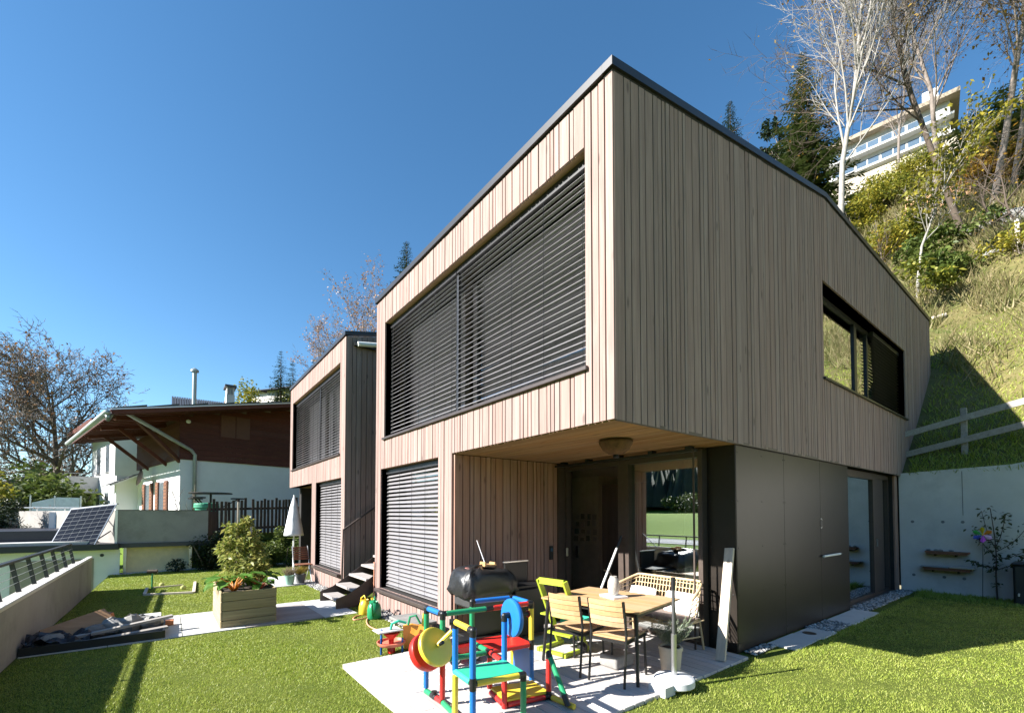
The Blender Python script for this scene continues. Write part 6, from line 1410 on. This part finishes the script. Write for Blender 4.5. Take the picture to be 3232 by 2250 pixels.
bbx(LB-2.2,LB-.9,-2.0,.3,zq+HB2+.451,zq+HB2+1.9,M['render_white'],'stair_tower')
bbx(-2,LB+3,3.5,4.2,zq-4.6,zq-2.6,simple('sandstone_terrace', (.48,.42,.32), .9),'terrace_wall')

# --- trees left and behind
def plain_tree(u, r, vt, zb, **kw):
    x, y = az_at(u, r); return (x, y, zb), top_z(u, vt, x, y)-zb
b, h = plain_tree(205, 46, 1085, -1.5); bare_tree('broad_bare_tree', b, h*.93, 'broad round-crowned bare tree at the left behind the chalet', M['bark_grey'], .36, M['brown_leaf'], 2600, .20, None, dict(depth=6, wig=.055, up=.05, kids=(20,9,6,4,3), bare=(.24,.15,.12,.1,.1), ang=(28,64), ratio=(.44,.56,.55,.5,.5), taper=.12, rf=(.42,.5,.5,.5,.5), rmin=.02))
for u, r, vt, rad, mt_, lab in ((30,40,1360,3.0,'bush_leaf','leafy yellow green tree at the left picture edge'), (150,38,1420,2.8,'bush_leaf','leafy tree below the broad bare tree'), (255,46,1410,2.6,'bush_leaf','leafy green tree left of the white house'), (-60,36,1420,2.6,'yellow_leaf','yellow tree cut by the left picture edge')):
    (x, y, zb), h = plain_tree(u, r, vt, -1.5); shrub('leafy_tree', (x, y, zb), rad, rad, h*.42, 5200, .30, M[mt_], lab, 'tree', 'leafy trees in the left distance', 5, .6, 16)
for u, r, vt, lab in ((1085,38,905,'bare tree with rusty leaves behind the far house roof'), (1020,46,990,'smaller rusty tree behind the far house, left one'), (1185,40,900,'rusty bare tree showing between the two roofs')):
    x, y = az_at(u, r); zb = hill_h(x, y); bare_tree('rusty_tree', (x, y, zb), (top_z(u, vt, x, y)-zb)*1.02, lab, M['bark_grey'], .2, M['pink_leaf'], 2600, .17, 'rusty trees behind the far house', dict(TW, kids=(16,7,5,4), bare=(.25,.15,.1,.1), ang=(25,50), ratio=(.30,.5,.5,.5)))
x, y = az_at(1278, 45); zb = hill_h(x, y); spruce((x, y, zb), top_z(1278, 745, x, y)-zb, 6.0, 'dark spruce top above the roof edge of the near house', M['spruce_b'], 'far spruces')
for u, r, vt, rad, lab in ((880,72,1100,5.0,'tall spruce on the far hill above the chalet'), (918,74,1128,4.6,'shorter spruce beside the tall one on the far hill'), (985,70,1125,3.6,'spruce just left of the far house roof')):
    x, y = az_at(u, r); zb = hill_h(x, y)-2; spruce((x, y, zb), top_z(u, vt, x, y)-zb, rad, lab, M['spruce_b'], 'far spruces')
for u, r, vt, rad, mt_, lab in ((800,95,1235,4.0,'green_leaf','rounded tree on the far hill, leftmost'), (840,90,1235,4.0,'yellow_leaf','yellow rounded tree on the far hill'), (925,82,1225,4.5,'green_leaf','green rounded tree on the far hill'), (965,76,1210,3.6,'yellow_leaf','yellow tree close to the far house roof'), (1165,55,1110,2.6,'yellow_leaf','olive yellow tree between the two roofs'), (745,110,1255,4.0,'pink_leaf','pale bare-looking tree on the far hill')):
    x, y = az_at(u, r); zb = hill_h(x, y)-1; h = top_z(u, vt, x, y)-zb; shrub('hill_tree', (x, y, zb), rad, rad, h*.46, 4200, .5, M[mt_], lab, 'tree', 'trees on the far hill', 4, .6, 14)
# hedges and bushes near the neighbour's terrace
for x, y, z, rx, ry, rz, n, sz, mt_, lab in ((1.05,18.6,-.25,.75,.5,.62,3400,.09,'dark_leaf','dark bush between the yellow panel and the planter'), (1.9,18.75,-.25,.6,.5,.60,2600,.09,'dark_leaf','dark bush under the picket fence'), (2.75,18.6,-.25,.55,.5,.50,2400,.10,'bush_leaf','green bush under the picket fence, behind the planter'),
        (3.5,18.4,-.25,.55,.5,.52,2400,.10,'bush_leaf','bright green bush beside the closed parasol'), (4.3,18.5,-.25,.6,.5,.6,2000,.10,'bush_leaf','green bush behind the folding chair'), (-4.6,23.9,.8,.75,.6,.62,3000,.10,'dark_leaf','dark round hedge on the garage roof at the left edge'), (-5.6,24.2,.8,.7,.6,.55,2000,.10,'dark_leaf','dark hedge cut by the left picture edge')):
    shrub('bush', (x, y, z), rx, ry, rz, n, sz, M[mt_], lab, 'bush', None, 5, .45, 10)
bare_tree('dry_shrub', (-3.75,23.9,.85), 1.1, 'dry pale shrub beside the dark hedge on the garage roof', M['bark_pale'], .015, M['pink_leaf'], 60, .06, None, dict(depth=4, kids=(8,5,3), bare=(.05,.2,.1), ratio=(.7,.6,.5)))
for k, (u, lab) in enumerate(((1320,'bare climber trained on the chalet wall, left stem'), (1370,'bare climber trained on the chalet wall, right stem'))):
    p = ony(u/2.283, 1000+1390/2.283, 23.2); bare_tree('wall_climber', (p.x, 23.2, .72), 2.9, lab, M['bark_grey'], .03, None, 0, .1, 'climbers on the chalet wall', dict(depth=3, kids=(9,3), bare=(.3,.2), ratio=(.25,.5), wig=.08))
# young fruit tree at the concrete wall
yt = thing('young_fruit_tree', 'young sparse fruit tree trained along the concrete wall', 'tree', (12.9, 1.17, 0)); m = MB(); by, bx_ = 1.17, 12.85; tp = []
def br(pts, r):
    pts = spline([Vector(p) for p in pts], 3); m.tube(pts, list(np.linspace(r, r*.4, len(pts))), 5, False); tp.extend(pts[2:])
br([(bx_,by,-.05),(bx_,by+.01,.5),(bx_,by,.8),(bx_,by+.01,1.2),(bx_,by+.06,1.8)], .016)
for s, z0, L, up in ((1,.62,.34,.12),(-1,.60,.40,.30),(1,.85,.28,.55),(-1,.95,.45,.55),(-1,.80,.40,.20),(1,1.0,.18,.75),(-1,1.05,.15,.65)): br([(bx_,by,z0),(bx_-.03,by+s*L*.5,z0+up*.35),(bx_-.02,by+s*L,z0+up)], .009)
m.build('trunk', M['bark'], yt, True)
leaf_cloud(420, lambda: tuple(random.choice(tp)+Vector((random.gauss(0,.03), random.gauss(0,.035), random.gauss(0,.03)))), .075, leafm('fruit_leaf', [(.03,.045,.015),(.06,.08,.025),(.10,.11,.04)], .25), 'foliage', yt, .55)

# --- valley behind the camera: road, bushes, wooded ridge (seen in the window glass)
rd = MB(); L_ = [(-34+.12*k-6*math.sin(k*.02), -120+8*k) for k in range(40)]
for (xa, ya_), (xb_, yb_) in zip(L_[:-1], L_[1:]):
    rd.add([(xa-1.6,ya_,meadow_h(xa-1.6,ya_)+.06),(xa+1.6,ya_,meadow_h(xa+1.6,ya_)+.06),(xb_+1.6,yb_,meadow_h(xb_+1.6,yb_)+.06),(xb_-1.6,yb_,meadow_h(xb_-1.6,yb_)+.06)], [(0,1,2,3)])
rd.build('road', simple('pale_asphalt', (.42,.41,.40), .9, 0, .1, 2))['kind'] = 'structure'
for k, (x, y, r) in enumerate(((-97,88,5.0),(-92,62,6.5))):
    shrub('meadow_thicket', (x, y, meadow_h(x, y)), r, r, r*.5, 3400, .5, M['bush_leaf' if k else 'green_leaf'], ['smaller thicket on the meadow mirrored in the glass door','dark round thicket on the meadow mirrored in the glass door'][k], 'thicket', 'thickets across the valley', 3, .6, 12)
fx = rng.uniform(-300, -108, 9000); fy_ = rng.uniform(-200, 280, 9000); V = []; Tq = []
for i, (x, y) in enumerate(zip(fx, fy_)):
    z = meadow_h(x, y)-.5; h = random.uniform(11, 20); r = h*.24
    ring = [(x+r*math.cos(a), y+r*math.sin(a), z+h*.1) for a in np.linspace(0, 2*math.pi, 7)[:-1]]
    b0_ = len(V); V += ring+[(x, y, z+h)]
    Tq += [(b0_+k, b0_+(k+1)%6, b0_+6) for k in range(6)]
tag(big_mesh('forest', np.array(V), np.array(Tq), simple('conifer_mass', (.022,.034,.018), .9, 0, .4, .2, rnd=0), False, 'stuff'), 'dark conifer forest on the ridge across the valley', 'forest')
